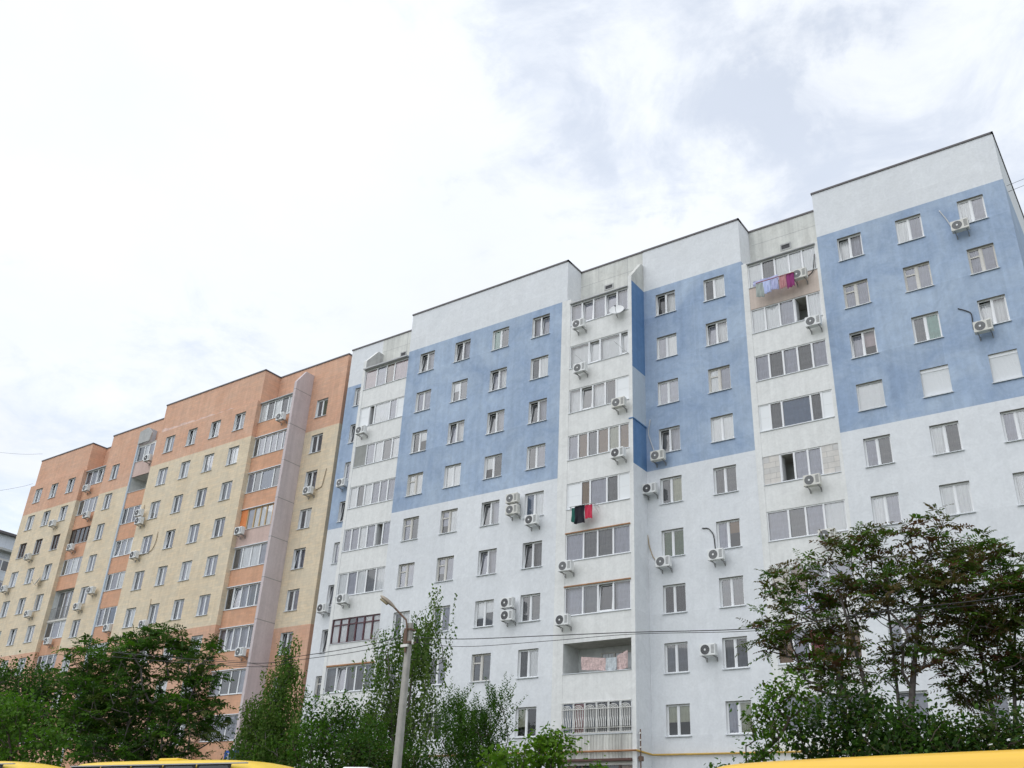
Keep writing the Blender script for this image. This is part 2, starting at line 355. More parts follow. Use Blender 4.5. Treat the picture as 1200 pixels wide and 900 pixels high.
def curtain_mesh(w, h, t, var):
    """folded curtain hanging behind the glass; upper-case type: a blind that stops short of the sill"""
    key = ('c', round(w, 2), round(h, 2), t, var)
    if key in WC: return WC[key]
    rnd = random.Random(hash(key[1:3]) % 9973 + var * 31); b = MB(); b.smooth = True; mat = CUR[t.lower()]
    z0 = 0.0 if t.islower() else h * rnd.choice((.35, .45, .55)); n = 36; fold = rnd.uniform(5, 10); amp = .011 if t.islower() else .003; ph = rnd.uniform(0, 6)
    pts = []
    for i in range(n + 1):
        x = w * i / n; y = amp * math.sin(fold * 2 * math.pi * i / n / 2 + ph) + amp * .6 * math.sin(fold * .43 * 2 * math.pi * i / n + ph * 2); pts.append((x, y))
    for i in range(n):
        (xa, ya), (xb, yb) = pts[i], pts[i + 1]
        j = len(b.v); b.v += [(xa, ya * 1.3, z0), (xb, yb * 1.3, z0), (xb, yb, h), (xa, ya, h)]; b.f.append((j, j + 1, j + 2, j + 3)); b.mi.append(b.m(mat))
    WC[key] = b.mesh('curtain'); return WC[key]
def sill_mesh(w, rev):
    key = ('s', round(w, 2), round(rev, 2))
    if key in WC: return WC[key]
    b = MB(); b.prism([(0.02, .03), (-rev - .07, .0), (-rev - .07, -.035), (-rev - .06, -.035), (-rev - .06, -.012), (0.02, .0)], -.05, w + .05, 'x', 'sill_metal')
    WC[key] = b.mesh('sill'); return WC[key]
wrnd = random.Random(11)
def add_window(fr, X0, X1, zb, zt, off, spec, rev=.20):
    """spec: 'LR[:style]' - curtain type of the left and right light, then tiltL/tiltR/old/single/shutter/brown"""
    ty, _, st = spec.partition(':'); w, h = X1 - X0, zt - zb
    o = link(frame_mesh(w, h, st), 'window', fr.root, fr.c(X0, off + rev - .07, zb))
    link(sill_mesh(w, rev - .07), 'sill', o)
    if 'shutter' in st: return o
    link(pane_mesh(w, h, st.replace('old', '').replace('brown', '')), 'pane', o)
    xm = w * .47; halves = [(0.03, w - .03)] if 'single' in st else [(0.03, xm), (xm, w - .03)]
    for (a, d), t in zip(halves, ty):
        if t == 'x': continue
        c = link(curtain_mesh(d - a, h - .06, t, wrnd.randrange(3)), 'curtain', o, (a, .245 if 'tilt' in st else .062, .03))
    return o

def glazing(fr, X0, X1, z0, z1, off, fracs, types, mat='white_frame', transom=0.0, name='balcony_window'):
    """a row of balcony lights.  types per light: curtain letters, s solid panel, c grey panel, b block infill, i light brick, o open light, t suffix = tilted sash"""
    w, h = X1 - X0, z1 - z0; b = MB(); t = .055; p = MB(); base = fr.c(X0, off, z0); solid = {'s': 'pvc_panel', 'c': 'grey_infill', 'b': 'block_infill', 'i': 'light_brick_infill', 'v': 'vivid_orange'}
    ex = [w * f for f in fracs]
    b.box(0, w, 0, .07, 0, t, mat); b.box(0, w, 0, .07, h - t, h, mat)
    for k, x in enumerate(ex):
        hw = .045; a = max(0, x - hw) if k else 0; d = min(w, x + hw) if k < len(ex) - 1 else w
        if k == 0: d = t
        if k == len(ex) - 1: a = w - t
        b.box(a, d, -.006, .076, t, h - t, mat)
    curt = []; pan = []
    for k, ty in enumerate(types):
        a, d = ex[k] + .045, ex[k + 1] - .045; tilt = ty.endswith('t') and len(ty) > 1; c = ty[0]
        if c in solid: pan.append((a, d, solid[c], -.02 if c in 'bivc' else .02)); continue
        s = .035
        if tilt:
            i = len(b.v)
            b.box(a, d, .005, .06, t, t + s + .02, mat); b.box(a, d, .005, .06, h - t - s - .02, h - t, mat); b.box(a, a + s + .015, .005, .06, t, h - t, mat); b.box(d - s - .015, d, .005, .06, t, h - t, mat)
            for q in range(i, len(b.v)):
                v = b.v[q]; kk = (v[2] - t) / (h - 2 * t); b.v[q] = (v[0], v[1] + .15 * kk, v[2])
            p.quad((a + s, .03, t + s), (d - s, .03, t + s), (d - s, .18, h - t - s), (a + s, .18, h - t - s), 'window_glass')
        elif c == 'o':
            b.box(a, a + s, .02, .5, t, h - t, mat); b.box(a, a + s, .02, .5, t, t + .05, mat)
        else:
            p.quad((a, .035, t), (d, .035, t), (d, .035, h - t), (a, .035, h - t), 'window_glass')
        if transom: b.box(a, d, -.004, .07, h * transom - .03, h * transom + .03, mat)
        if c not in 'ox': curt.append((a, d, c if not (len(ty) > 1 and ty[1] == 'B') else c.upper()))
    o = b.build(name, fr.root, base)
    if p.f: p.build('pane', o)
    for a, d, m, y in pan:
        q = MB(); q.box(a - .02, d + .02, y, .09, .01, h - .01, m)
        if m == 'pvc_panel':
            for zz in (.5,): q.box(a, d, y - .006, y, h * zz - .004, h * zz + .004, 'reveal')
        q.build('infill_panel', o)
    for a, d, c in curt: link(curtain_mesh(d - a + .08, h - .1, c, wrnd.randrange(3)), 'curtain', o, (a - .04, .24 if any(len(t_) > 1 and t_[1] == 't' for t_ in types) else .085, .04))
    return o

def fin(fr, X0, X1, off0, off1, z0, z1, bands, chamfer, front_mat, grooves=(), cap_mat=None):
    """projecting party wall with a chamfered top; bands [(z_from, material)] on its flanks"""
    zt_front, zt_back, run = chamfer; b = MB(); C = fr.c
    cuts = [z0] + [z for z, _ in bands if z0 < z < zt_front] + [zt_front]
    def band(z):
        m = bands[0][1]
        for zz, mm in bands:
            if z >= zz: m = mm
        return m
    for k in range(len(cuts) - 1):
        a, d = cuts[k], cuts[k + 1]; m = band((a + d) / 2)
        b.quad(C(X1, off0, a), C(X1, off1, a), C(X1, off1, d), C(X1, off0, d), m); b.quad(C(X0, off1, a), C(X0, off0, a), C(X0, off0, d), C(X0, off1, d), m)
    m = band(zt_back)
    for X in (X0, X1): b.poly([C(X, off0, zt_front), C(X, off1, zt_front), C(X, off1, zt_back), C(X, off0 + run, zt_back)], m)
    b.quad(C(X0, off0, z0), C(X1, off0, z0), C(X1, off0, zt_front), C(X0, off0, zt_front), front_mat)
    b.quad(C(X0, off0, zt_front), C(X1, off0, zt_front), C(X1, off0 + run, zt_back), C(X0, off0 + run, zt_back), cap_mat or front_mat)
    b.quad(C(X0, off0 + run, zt_back), C(X1, off0 + run, zt_back), C(X1, off1, zt_back), C(X0, off1, zt_back), front_mat)
    for z in grooves:
        b.box(X0 + fr.dx - .004, X1 + fr.dx + .004, off0 - .004, off1 - .002, z + fr.dz - .02, z + fr.dz + .02, 'bracket_steel')
    return b.build('fin_wall', fr.root)
def loggia_shell(fr, X0, X1, off0, off1, z_tops, floor_h, open_h):
    """floors, rear wall and side walls of one stack of balconies"""
    b = MB(); C = fr.c
    for zt in z_tops:
        a = C(X0 + .01, off0 + .06, zt); d = C(X1 - .01, off1, zt + .16); b.box(a[0], d[0], a[1], d[1], a[2], d[2], 'slab_soffit')
    a = C(X0, off1 - .02, z_tops[-1] - floor_h); d = C(X1, off1 - .02, z_tops[0]); b.quad(a, (d[0], a[1], a[2]), d, (a[0], d[1], d[2]), 'loggia_paint')
    for X in (X0 + .004, X1 - .004): b.quad(C(X, off0 + .07, z_tops[-1] - floor_h), C(X, off1, z_tops[-1] - floor_h), C(X, off1, z_tops[0]), C(X, off0 + .07, z_tops[0]), 'loggia_paint')
    return b.build('loggia_interior', fr.root)
def parapet(fr, X0, X1, off, z0, z1, mat, name='parapet', ribs=False, cap=True):
    b = MB(); a = fr.c(X0, off, z0); d = fr.c(X1, off + .1, z1)
    b.box(a[0], d[0], a[1], d[1], a[2], d[2], mat)
    if cap: b.box(a[0] - .01, d[0] + .01, a[1] - .045, d[1] + .02, d[2] + .001, d[2] + .03, 'sill_metal')
    if ribs:
        n = int((X1 - X0) / .16)
        for k in range(n):
            x = a[0] + (d[0] - a[0]) * (k + .5) / n; b.prism([(x - .05, a[1] + .001), (x - .03, a[1] - .03), (x + .03, a[1] - .03), (x + .05, a[1] + .001)], a[2] + .01, d[2] - .03, 'z', mat)
    return b.build(name, fr.root)
def roof_edge(fr, pts, z, name='roof_edging'):
    """dark flashing along the roof line; pts = plan polyline (X, off)"""
    b = MB()
    for (xa, ya), (xb, yb) in zip(pts[:-1], pts[1:]):
        e = .05
        x0, x1 = min(xa, xb), max(xa, xb); y0, y1 = min(ya, yb), max(ya, yb)
        p = fr.c(x0 - e * .9, y0 - e, z - .05); q = fr.c(x1 + e * .9, y1 + (.35 if y0 == y1 else -e - .002), z + .05)
        b.box(p[0], q[0], p[1], q[1], p[2], q[2], 'roof_trim')
    return b.build(name, fr.root)
# ------------------------------------------------------------------ blue and white block
BASE = 2.4
GZ = BASE - EYE      # foot of the buildings, measured from the eye
wb = empty('apartment_building', (-24, 41.62, BASE), 0, 'long ten storey apartment block with white walls, blue painted upper bands and white balcony stacks', 'apartment building')
W = Frame(wb, 24, -GZ)
WT = lambda r: 29.72 - 2.8 * (9 - r)          # top of the windows of row r
ZW = [(GZ, 'white_paint'), (19.05, 'blue_paint'), (30.2, 'white_paint')]
def holes_for(cols, rows, top, h): return [(a, d, top(r) - h, top(r)) for a, d in cols for r in rows]
HW = 1.40
colA = [(-10.756, -9.546), (-7.861, -6.646), (-4.977, -3.818)]
colB = [(-21.122, -19.906), (-18.172, -16.952)]
colC = [(-37.376, -36.154), (-34.481, -33.257), (-31.537, -30.297), (-28.578, -27.339)]
colD = [(-44.60, -43.38)]
R91 = range(9, 0, -1)
rnd = random.Random(5)
def spec_for(table, key):
    if key in table: return table[key]
    a = rnd.choice('gkkkl'); d = rnd.choice('ggwwlk'); st = rnd.choice(['', '', '', 'tiltL', 'tiltL', 'old' if rnd.random() < .4 else ''])
    return a + d + (':' + st if st else '')
specA = {(1, 9): 'wg:tiltL', (1, 8): 'gg:old', (1, 7): 'gP:tiltL', (1, 6): 'w:single', (1, 5): 'gk', (1, 4): 'wg',
         (2, 9): 'wl', (2, 8): 'gg:old', (2, 7): 'km', (2, 6): 'x:shutter', (2, 5): 'wk', (2, 4): 'ww',
         (3, 9): 'wl', (3, 8): 'lg:old', (3, 7): 'ww:tiltL', (3, 6): 'x:shutter', (3, 5): 'lw', (3, 4): 'ww'}
specB = {(1, 9): 'dw:tiltL', (1, 8): 'gw', (1, 7): 'll', (1, 6): 'kg:tiltL', (1, 5): 'ky', (1, 4): 'ee', (1, 3): 'dd', (1, 2): 'kk', (1, 1): 'YY',
         (2, 9): 'kw', (2, 8): 'gw:tiltL', (2, 7): 'wg:old', (2, 6): 'ww', (2, 5): 'kk', (2, 4): 'gN', (2, 3): 'kk', (2, 2): 'kk', (2, 1): 'gy'}
specC = {(1, 9): 'kl:tiltL', (2, 9): 'kg:tiltL', (3, 9): 'mk', (4, 9): 'gg:tiltR', (1, 8): 'gg', (2, 8): 'Wk', (3, 8): 'gw:tiltL', (4, 8): 'kw', (1, 7): 'kW', (2, 7): 'gw:tiltL', (3, 7): 'kg:tiltL', (4, 7): 'kg:tiltL',
         (1, 6): 'ww:old', (2, 6): 'ww', (3, 6): 'Wk', (4, 6): 'kl', (1, 5): 'gk:old', (2, 5): 'Gw:old', (3, 5): 'kg:tiltL', (4, 5): 'uw', (1, 4): 'gg:old', (2, 4): 'Gg:old', (3, 4): 'gg:tiltL', (4, 4): 'kk:tiltL',
         (3, 3): 'WW', (4, 3): 'kk', (3, 2): 'dk:old', (4, 2): 'kw', (4, 1): 'Yd', (3, 1): 'dd'}
def section(fr, nm, X0, X1, off, cols, rows, top, h, zones, depth, specs, Z1=33.0, extra=()):
    hs = holes_for(cols, rows, top, h) + list(extra)
    wall_panel(fr, nm, X0, X1, GZ, Z1, off, hs, zones, depth=depth)
    for ci, (a, d) in enumerate(cols):
        for r in rows: add_window(fr, a, d, top(r) - h, top(r), off, spec_for(specs, (ci + 1, r)))
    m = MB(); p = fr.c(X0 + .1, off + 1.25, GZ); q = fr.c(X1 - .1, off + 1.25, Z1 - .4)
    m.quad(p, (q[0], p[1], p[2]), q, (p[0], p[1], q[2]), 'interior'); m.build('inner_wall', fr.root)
section(W, 'section_wall', -11.74, -2.85, 0, colA, R91, WT, HW, ZW, 12.0, specA)
section(W, 'section_wall', -21.90, -15.92, 0, colB, range(9, -1, -1), WT, HW, ZW, 1.50, specB)
section(W, 'section_wall', -38.40, -26.48, -1.49, colC, R91, WT, HW, ZW, 1.55, specC)
ZD = [(GZ, 'white_paint'), (19.5, 'blue_paint'), (30.0, 'white_paint')]
section(W, 'section_wall', -45.40, -42.40, 0, colD, R91, WT, HW, ZD, 6.0, {})
def slab(fr, nm, X0, X1, off0, off1, z0, z1, mat):
    b = MB(); p = fr.c(X0, off0, z0); q = fr.c(X1, off1, z1); b.box(p[0], q[0], p[1], q[1], p[2], q[2], mat); return b.build(nm, fr.root)
# pilasters and attic walls of the balcony stacks
slab(W, 'pilaster', -15.918, -15.60, 0, 1.44, GZ, 29.96, 'parapet_white'); slab(W, 'pilaster', -11.90, -11.742, 0, .5, GZ, 29.96, 'parapet_white')
slab(W, 'pilaster', -26.478, -25.88, -1.488, -.3, GZ, 30.2, 'parapet_white'); slab(W, 'attic_corner', -26.478, -26.13, -1.49, .05, 30.203, 33.0, 'white_paint')
slab(W, 'attic_wall', -15.918, -11.742, 1.45, 1.75, 29.6, 33.0, 'attic_concrete')
slab(W, 'attic_wall', -26.128, -21.902, 0.0, .3, 29.6, 33.0, 'attic_concrete')
slab(W, 'attic_wall', -42.398, -38.402, 0.0, .3, 29.6, 33.0, 'attic_concrete')
def vent(fr, X0, X1, off, z0, z1):
    b = MB(); p = fr.c(X0, off, z0); q = fr.c(X1, off, z1); t = .07
    b.box(p[0], q[0], p[1] - .03, p[1] + .02, p[2], p[2] + t, 'bare_concrete'); b.box(p[0], q[0], p[1] - .03, p[1] + .02, q[2] - t, q[2], 'bare_concrete')
    b.box(p[0], p[0] + t, p[1] - .03, p[1] + .02, p[2] + t, q[2] - t, 'bare_concrete'); b.box(q[0] - t, q[0], p[1] - .03, p[1] + .02, p[2] + t, q[2] - t, 'bare_concrete')
    for k in range(4):
        z = p[2] + t + (q[2] - p[2] - 2 * t) * (k + .2) / 4; b.quad((p[0] + t, p[1] - .012, z), (q[0] - t, p[1] - .012, z), (q[0] - t, p[1] - .004, z + .07), (p[0] + t, p[1] - .004, z + .07), 'ac_dark')
    b.quad((p[0] + t, p[1] - .003, p[2] + t), (q[0] - t, p[1] - .003, p[2] + t), (q[0] - t, p[1] - .003, q[2] - t), (p[0] + t, p[1] - .003, q[2] - t), 'ac_dark'); b.build('attic_vent', fr.root)
vent(W, -14.18, -13.57, 1.45, 31.08, 31.5); vent(W, -24.47, -23.86, 0, 31.13, 31.5); vent(W, -40.62, -40.06, 0, 31.1, 31.48)
def joints(fr, off, segs):
    b = MB()
    for (xa, za, xb, zb) in segs:
        p = fr.c(min(xa, xb) - .012, off - .004, min(za, zb) - .012); q = fr.c(max(xa, xb) + .012, off + .001, max(za, zb) + .012); b.box(p[0], q[0], p[1], q[1], p[2], q[2], 'bare_concrete')
    b.build('panel_joint', fr.root)
joints(W, 0, [(-26.1, 31.93, -22.4, 31.93), (-24.88, 31.95, -24.88, 32.95), (-22.9, 29.9, -22.9, 32.9)]); joints(W, 1.45, [(-15.8, 32.05, -11.8, 32.05)]); joints(W, 0, [(-42.3, 32.0, -38.5, 32.0), (-40.1, 31.5, -40.1, 32.9)])

# balcony stacks -----------------------------------------------------------
OT_ = lambda r: 29.80 - 2.8 * (9 - r); OH = 1.45
S1 = {9: ([0, .21, .4, .61, .8, 1], ['w', 'k', 'w', 'w', 'w']), 8: ([0, .2, .41, .62, .81, 1], ['w', 'w', 'l', 'o', 'w']), 7: ([0, .2, .4, .6, .8, 1], ['g', 'k', 'g', 'k', 'g']),
      6: ([0, .155, .32, .71, .855, 1], ['s', 'k', 'u', 'k', 's']), 5: ([0, .23, .42, .60, .775, 1], ['b', 'o', 'l', 'l', 'b']), 4: ([0, .28, .5, .73, 1], ['g', 'k', 'l', 'w']),
      3: ([0, .23, .45, .7, 1], ['i', 'n', 'g', 'g']), 2: ([0, .2, .4, .6, .8, 1], ['n', 'g', 'r', 'k', 'n']), 1: ([0, .25, .5, .75, 1], ['g', 'k', 'g', 'k'])}
S2 = {9: ([0, .2, .4, .61, .81, 1], ['g', 'gt', 'g', 'gt', 'g']), 8: ([0, .33, .52, .86, 1], ['w', 'wt', 'w', 'wt']), 7: ([0, .2, .4, .61, .79, 1], ['w', 'kt', 'w', 'd', 's']),
      6: ([0, .17, .33, .49, .67, .84, 1], ['l', 'n', 'k', 'n', 'y', 'n']), 5: ([0, .23, .375, .64, .82, 1], ['s', 'n', 'l', 'k', 's']), 4: ([0, .28, .5, .74, 1], ['g', 'k', 'k', 'g']),
      3: ([0, .28, .51, .74, 1], ['g', 'k', 'dt', 'g'])}
S3 = {9: ([0, .28, .5, .69, 1], ['p', 'g', 'n', 'p']), 8: ([0, .2, .33, .68, .84, 1], ['s', 'o', 'w', 'g', 's']), 7: ([0, .26, .45, .63, .83, 1], ['c', 'g', 'w', 'k', 'w']),
      6: ([0, .17, .33, .5, .67, .84, 1], ['w', 'k', 'w', 'l', 'g', 'l']), 5: ([0, .16, .33, .5, .68, .84, 1], ['g', 'l', 'w', 'l', 'o', 'l']), 4: ([0, .2, .4, .6, .8, 1], ['w', 'l', 'w', 'k', 'w']),
      3: ([0, .17, .34, .5, .67, .84, 1], ['w', 'w', 'k', 'l', 'w', 'w']), 2: ([0, .22, .42, .62, .8, 1], ['k', 'gt', 'k', 'd', 'g']), 1: ([0, .2, .4, .6, .8, 1], ['k', 'g', 'k', 'g', 'k'])}
def stack(fr, X0, X1, off, spec, top, h, pitch, pmat, pm={}, rows=range(9, 0, -1), frames={}, recess=.06, skip=()):
    for r in rows:
        zt = top(r); zb = zt - h
        if r in spec:
            fm, tr = frames.get(r, ('white_frame', 0)); glazing(fr, X0, X1, zb, zt, off + recess, *spec[r], mat=fm, transom=tr)
        lo = zt - pitch if r > rows[-1] else GZ
        if r not in skip: parapet(fr, X0, X1, off + .02, lo, zb - .031, pm.get(r, pmat))
loggia_shell(W, -15.60, -11.90, 0, 1.44, [OT_(r) for r in R91], 2.8, OH); stack(W, -15.60, -11.90, 0, S1, OT_, OH, 2.8, 'parapet_white', {9: 'beige_panel'})
loggia_shell(W, -25.88, -22.09, -1.49, -.01, [OT_(r) for r in range(9, -1, -1)], 2.8, OH); stack(W, -25.88, -22.09, -1.49, S2, OT_, OH, 2.8, 'parapet_white', skip=(1,))
loggia_shell(W, -42.25, -38.41, -1.49, -.01, [OT_(r) for r in R91], 2.8, OH); stack(W, -42.25, -38.41, -1.49, S3, OT_, OH, 2.8, 'parapet_white', frames={3: ('maroon_frame', .74)})
# steel visors over the topmost balconies, brown lintels lower down
slab(W, 'visor', -15.62, -11.88, -.10, .06, 29.82, 29.87, 'grey_frame'); slab(W, 'visor', -25.9, -22.1, -1.58, -1.42, 29.82, 29.88, 'grey_frame'); slab(W, 'visor', -42.3, -38.43, -1.68, -1.42, 29.84, 29.93, 'grey_frame')
for r, m in ((4, 'pipe_rust'), (3, 'pipe_rust')): slab(W, 'lintel', -25.9, -22.08, -1.53, -1.44, OT_(r) + .005, OT_(r) + .06, m)
slab(W, 'lintel', -42.2, -38.45, -1.56, -1.44, OT_(2) + .01, OT_(2) + .09, 'pipe_rust')
# barred first balcony with ribbed cladding and the brown shop front under it
zt, zb = OT_(1), OT_(1) - OH
glazing(W, -25.88, -22.09, zb, zt, -1.43, [0, .165, .33, .5, .67, .84, 1], ['u', 'r', 'k', 'd', 'd', 'k'])
parapet(W, -25.88, -22.09, -1.47, 4.86, zb - .031, 'ribbed_white', ribs=True)
gb = MB(); x0, y0, z0 = W.c(-25.88, -1.53, zb); x1, _, z1 = W.c(-22.09, -1.53, zt)
for k in range(6):
    a = x0 + (x1 - x0) * k / 6 + .03; d = x0 + (x1 - x0) * (k + 1) / 6 - .03; wd = d - a
    for q in range(6):
        x = a + wd * (q + .5) / 6; gb.tube([(x, y0, z1 - .35), (x, y0, z0 + .75), (x + .03, y0 - .10, z0 + .5), (x + .05, y0 - .13, z0 + .3), (x, y0, z0 + .05)], .017, 'grille_white', 5)
    for rr in (.46, .30, .15):
        gb.tube([(a + wd / 2 + rr * wd * math.cos(t_), y0 - .012, z1 - .35 + .62 * rr * wd * 1.1 * math.sin(t_)) for t_ in [math.pi * j / 8 for j in range(9)]], .017, 'grille_white', 5)
    gb.tube([(a, y0, z0 + .03), (a, y0, z1 - .02)], .018, 'grille_white', 5)
for z in (z0 + .05, z0 + .25, z1 - .35, z1 - .03): gb.tube([(x0, y0 - .022, z), (x1, y0 - .022, z)], .016, 'grille_white', 5)
gb.build('window_grille', wb)
slab(W, 'shop_lintel', -25.88, -22.09, -1.60, -1.42, 4.76, 4.86, 'shop_brown')
glazing(W, -25.88, -22.09, 3.2, 4.76, -1.40, [0, .2, .3, .5, .62, .82, 1], ['n', 'd', 'd', 'd', 'd', 'n'], mat='brown_frame', name='shop_window')
parapet(W, -25.88, -22.09, -1.47, GZ, 3.2, 'parapet_white', cap=False)
# open third loggia: rear window and door
b = MB(); p = W.c(-24.55, -.035, OT_(2) - 1.5); w_ = 2.1
glz = glazing(W, -24.55, -22.45, OT_(2) - 1.5, OT_(2) - .28, -.10, [0, .36, .66, 1], ['d', 'u', 'k'], mat='old_frame', name='loggia_window')
# projecting party walls
fin(W, -22.085, -21.87, -1.47, -.003, GZ, 30.5, [(GZ, 'white_paint'), (19.05, 'deep_blue_paint'), (21.6, 'pale_panel'), (24.7, 'deep_blue_paint'), (30.2, 'attic_concrete')], (30.5, 32.0, 1.2), 'parapet_white', cap_mat='attic_concrete')
slab(W, 'fin_ledge', -22.1, -21.82, -1.51, -.004, 21.56, 21.62, 'deep_blue_paint')
fin(W, -42.50, -42.255, -1.49, -.003, GZ, 30.6, [(GZ, 'white_paint'), (29.95, 'bare_concrete')], (30.6, 31.8, 1.0), 'parapet_white')
# core, roof, roof edging
slab(W, 'roof', -45.39, -2.86, 1.78, 11.98, 32.6, 32.8, 'roof_felt'); slab(W, 'roof', -45.39, -15.95, .32, 1.78, 32.6, 32.8, 'roof_felt'); slab(W, 'roof', -11.7, -2.86, .32, 1.78, 32.6, 32.8, 'roof_felt'); slab(W, 'roof', -38.3, -26.2, -1.3, .32, 32.6, 32.8, 'roof_felt')
slab(W, 'rear_wall', -45.39, -2.86, 11.99, 12.2, GZ, 33.0, 'white_paint')
roof_edge(W, [(-2.85, 11.9), (-2.85, 0)], 33.02); roof_edge(W, [(-11.74, 0), (-2.85, 0)], 33.02); roof_edge(W, [(-15.9, 1.45), (-11.74, 1.45)], 33.02); roof_edge(W, [(-15.92, 1.45), (-15.92, 0)], 33.02)
roof_edge(W, [(-21.9, 0), (-15.92, 0)], 33.02); roof_edge(W, [(-26.13, .002), (-21.9, .002)], 33.0); roof_edge(W, [(-26.13, 0), (-26.13, -1.49)], 33.02); roof_edge(W, [(-38.4, -1.49), (-26.13, -1.49)], 33.02); roof_edge(W, [(-45.4, 0), (-38.42, 0)], 33.02)

# ------------------------------------------------------------------ orange and cream block
TH = math.atan2(.45, 40.9)
ob = empty('apartment_building', (-46.0, 41.86, BASE), -TH, 'orange and cream apartment block with orange balconies and a pinkish grey party wall', 'apartment building')
O = Frame(ob, 0, -GZ)
def zonesO(zl): return [(GZ, 'orange_brick'), (zl, 'cream_brick'), (27.5, 'orange_brick')]
def secO(u0, u1, off, cols, t9, pitch, h, zl, depth, Z1, specs):
    section(O, 'section_wall', -u1, -u0, off, [(-b_, -a_) for a_, b_ in cols], R91, (lambda r: t9 - pitch * (9 - r)), h, zonesO(zl), depth, specs, Z1)
rnd = random.Random(21)
def specs_dark(cols, rows, over={}):
    s = {}
    for c in cols:
        for r in rows: s[(c, r)] = over.get((c, r), rnd.choice('gkgkk') + rnd.choice('lwgl') + rnd.choice(['', '', ':tiltL']))
    return s
secO(0.0, 3.68, 0, [(1.53, 2.68)], 29.90, 2.79, 1.41, 13.5, 4.0, 30.2, specs_dark([1], R91, {(1, 9): 'ke', (1, 8): 'kk'}))
secO(7.30, 19.45, -1.69, [(16.96, 18.16), (14.18, 15.30), (11.34, 12.50), (8.48, 9.68)], 29.77, 2.755, 1.41, 13.8, 1.66, 30.4, specs_dark([1, 2, 3, 4], R91, {(1, 9): 'dl', (4, 9): 'lw:tiltL'}))
secO(22.665, 29.2, 0, [(27.05, 28.15)], 29.97, 2.69, 1.40, 14.3, 1.4, 30.2, specs_dark([1], R91))
secO(32.4, 41.3, -.17, [(38.94, 40.14), (36.3, 37.45), (33.5, 34.68)], 29.90, 2.65, 1.40, 14.35, 3.0, 30.4, specs_dark([1, 2, 3], R91, {(c, 7): 'kd:brown' for c in (1, 2, 3)}))
for u0, u1, off, dep, za in ((0, 7.29, .001, 3.5, 30.2), (7.3, 19.45, -1.49, 1.5, 30.4), (19.46, 29.2, .001, 1.4, 30.2), (29.21, 32.39, 1.4, 1.0, 29.8), (32.4, 40.95, 0, 9.0, 30.4)):
    wall_panel(O, 'attic_wall', -u1, -u0, za + .002, 33.0, off, [], [(za, 'orange_brick')], depth=dep)
b = MB(); y = -1.494
n = 26; P = []
for k in range(n + 1):
    f = k / n; u = 19.3 - 9.3 * f; wob = .05 * math.sin(k * 1.9) + .04 * math.sin(k * .8 + 1); P.append((-u, 30.62 + wob - .1 * f, .28 * (1 - f) ** .6 + .02))
for (xa, za, ha), (xb, zb_, hb) in zip(P[:-1], P[1:]): 
    p = [O.c(xa, y, za - ha / 2), O.c(xb, y, zb_ - hb / 2), O.c(xb, y, zb_ + hb / 2), O.c(xa, y, za + ha / 2)]; b.quad(*p, 'faded_streak')
b.build('faded_band', ob)
T4 = lambda r: 30.15 - 2.77 * (9 - r); T5 = lambda r: 30.0 - 2.69 * (9 - r); T6 = lambda r: 30.2 - 2.69 * (9 - r)
S4o = {9: ([0, .22, .42, .64, .84, 1], ['w', 'k', 'w', 'k', 'w']), 8: ([0, .14, .32, .5, .68, .85, 1], ['k', 'l', 'l', 'l', 'l', 'l']), 7: ([0, .2, .4, .76, 1], ['g', 'k', 'u', 'k']),
       6: ([0, .2, .4, .57, .74, .92, 1], ['v', 'l', 'w', 'w', 'w', 'v']), 5: ([0, .25, .5, .75, 1], ['k', 'w', 'w', 'l']), 4: ([0, .2, .42, .62, .84, 1], ['d', 'gt', 'l', 'k', 'l']),
       3: ([0, .2, .4, .6, .82, 1], ['g', 'lt', 'l', 'l', 'k']), 2: ([0, .3, .55, .78, 1], ['l', 'k', 'd', 'l']), 1: ([0, .3, .65, 1], ['k', 'g', 'l'])}
S5o = {9: ([0, .3, .5, .74, 1], ['k', 'w', 'l', 'g']), 7: ([0, .2, .47, .74, 1], ['k', 'l', 'l', 'l']), 6: ([0, .25, .5, .75, 1], ['lt', 'l', 'w', 'w']), 5: ([0, .22, .5, .78, 1], ['k', 'l', 'w', 'k']),
       4: ([0, .25, .45, .75, 1], ['l', 'k', 'u', 'k']), 3: ([0, .3, .6, 1], ['l', 'g', 'k']), 2: ([0, .3, .6, 1], ['l', 'g', 'k']), 1: ([0, .3, .6, 1], ['l', 'g', 'k'])}
S6o = {9: ([0, .28, .55, .78, 1], ['l', 'g', 'dt', 'w']), 8: ([0, .25, .5, .75, 1], ['k', 'l', 'l', 'l']), 7: ([0, .2, .42, .62, .8, 1], ['k', 'd', 'k', 'd', 'k']), 6: ([0, .2, .45, .72, 1], ['k', 'l', 'w', 'l']),
       4: ([0, .3, .65, 1], ['k', 'l', 'w']), 3: ([0, .2, .45, .72, 1], ['k', 'l', 'k', 'l']), 2: ([0, .3, .6, 1], ['l', 'g', 'k']), 1: ([0, .3, .6, 1], ['l', 'g', 'k'])}
loggia_shell(O, -7.29, -3.69, -1.34, -.01, [T4(r) for r in R91], 2.77, 1.5); stack(O, -7.29, -3.69, -1.34, S4o, T4, 1.5, 2.77, 'orange_panel', {6: 'pale_pink'}, frames={6: ('wood_frame', 0)})
loggia_shell(O, -22.5, -19.46, -1.3, -.01, [T5(r) for r in R91], 2.69, 1.35); stack(O, -22.5, -19.46, -1.3, S5o, T5, 1.35, 2.69, 'orange_panel', {9: 'pale_pink'})
loggia_shell(O, -32.39, -29.21, .15, 1.39, [T6(r) for r in R91], 2.69, 1.4); stack(O, -32.39, -29.21, .15, S6o, T6, 1.4, 2.69, 'orange_panel', frames={7: ('brown_frame', 0)}, skip=(5,))
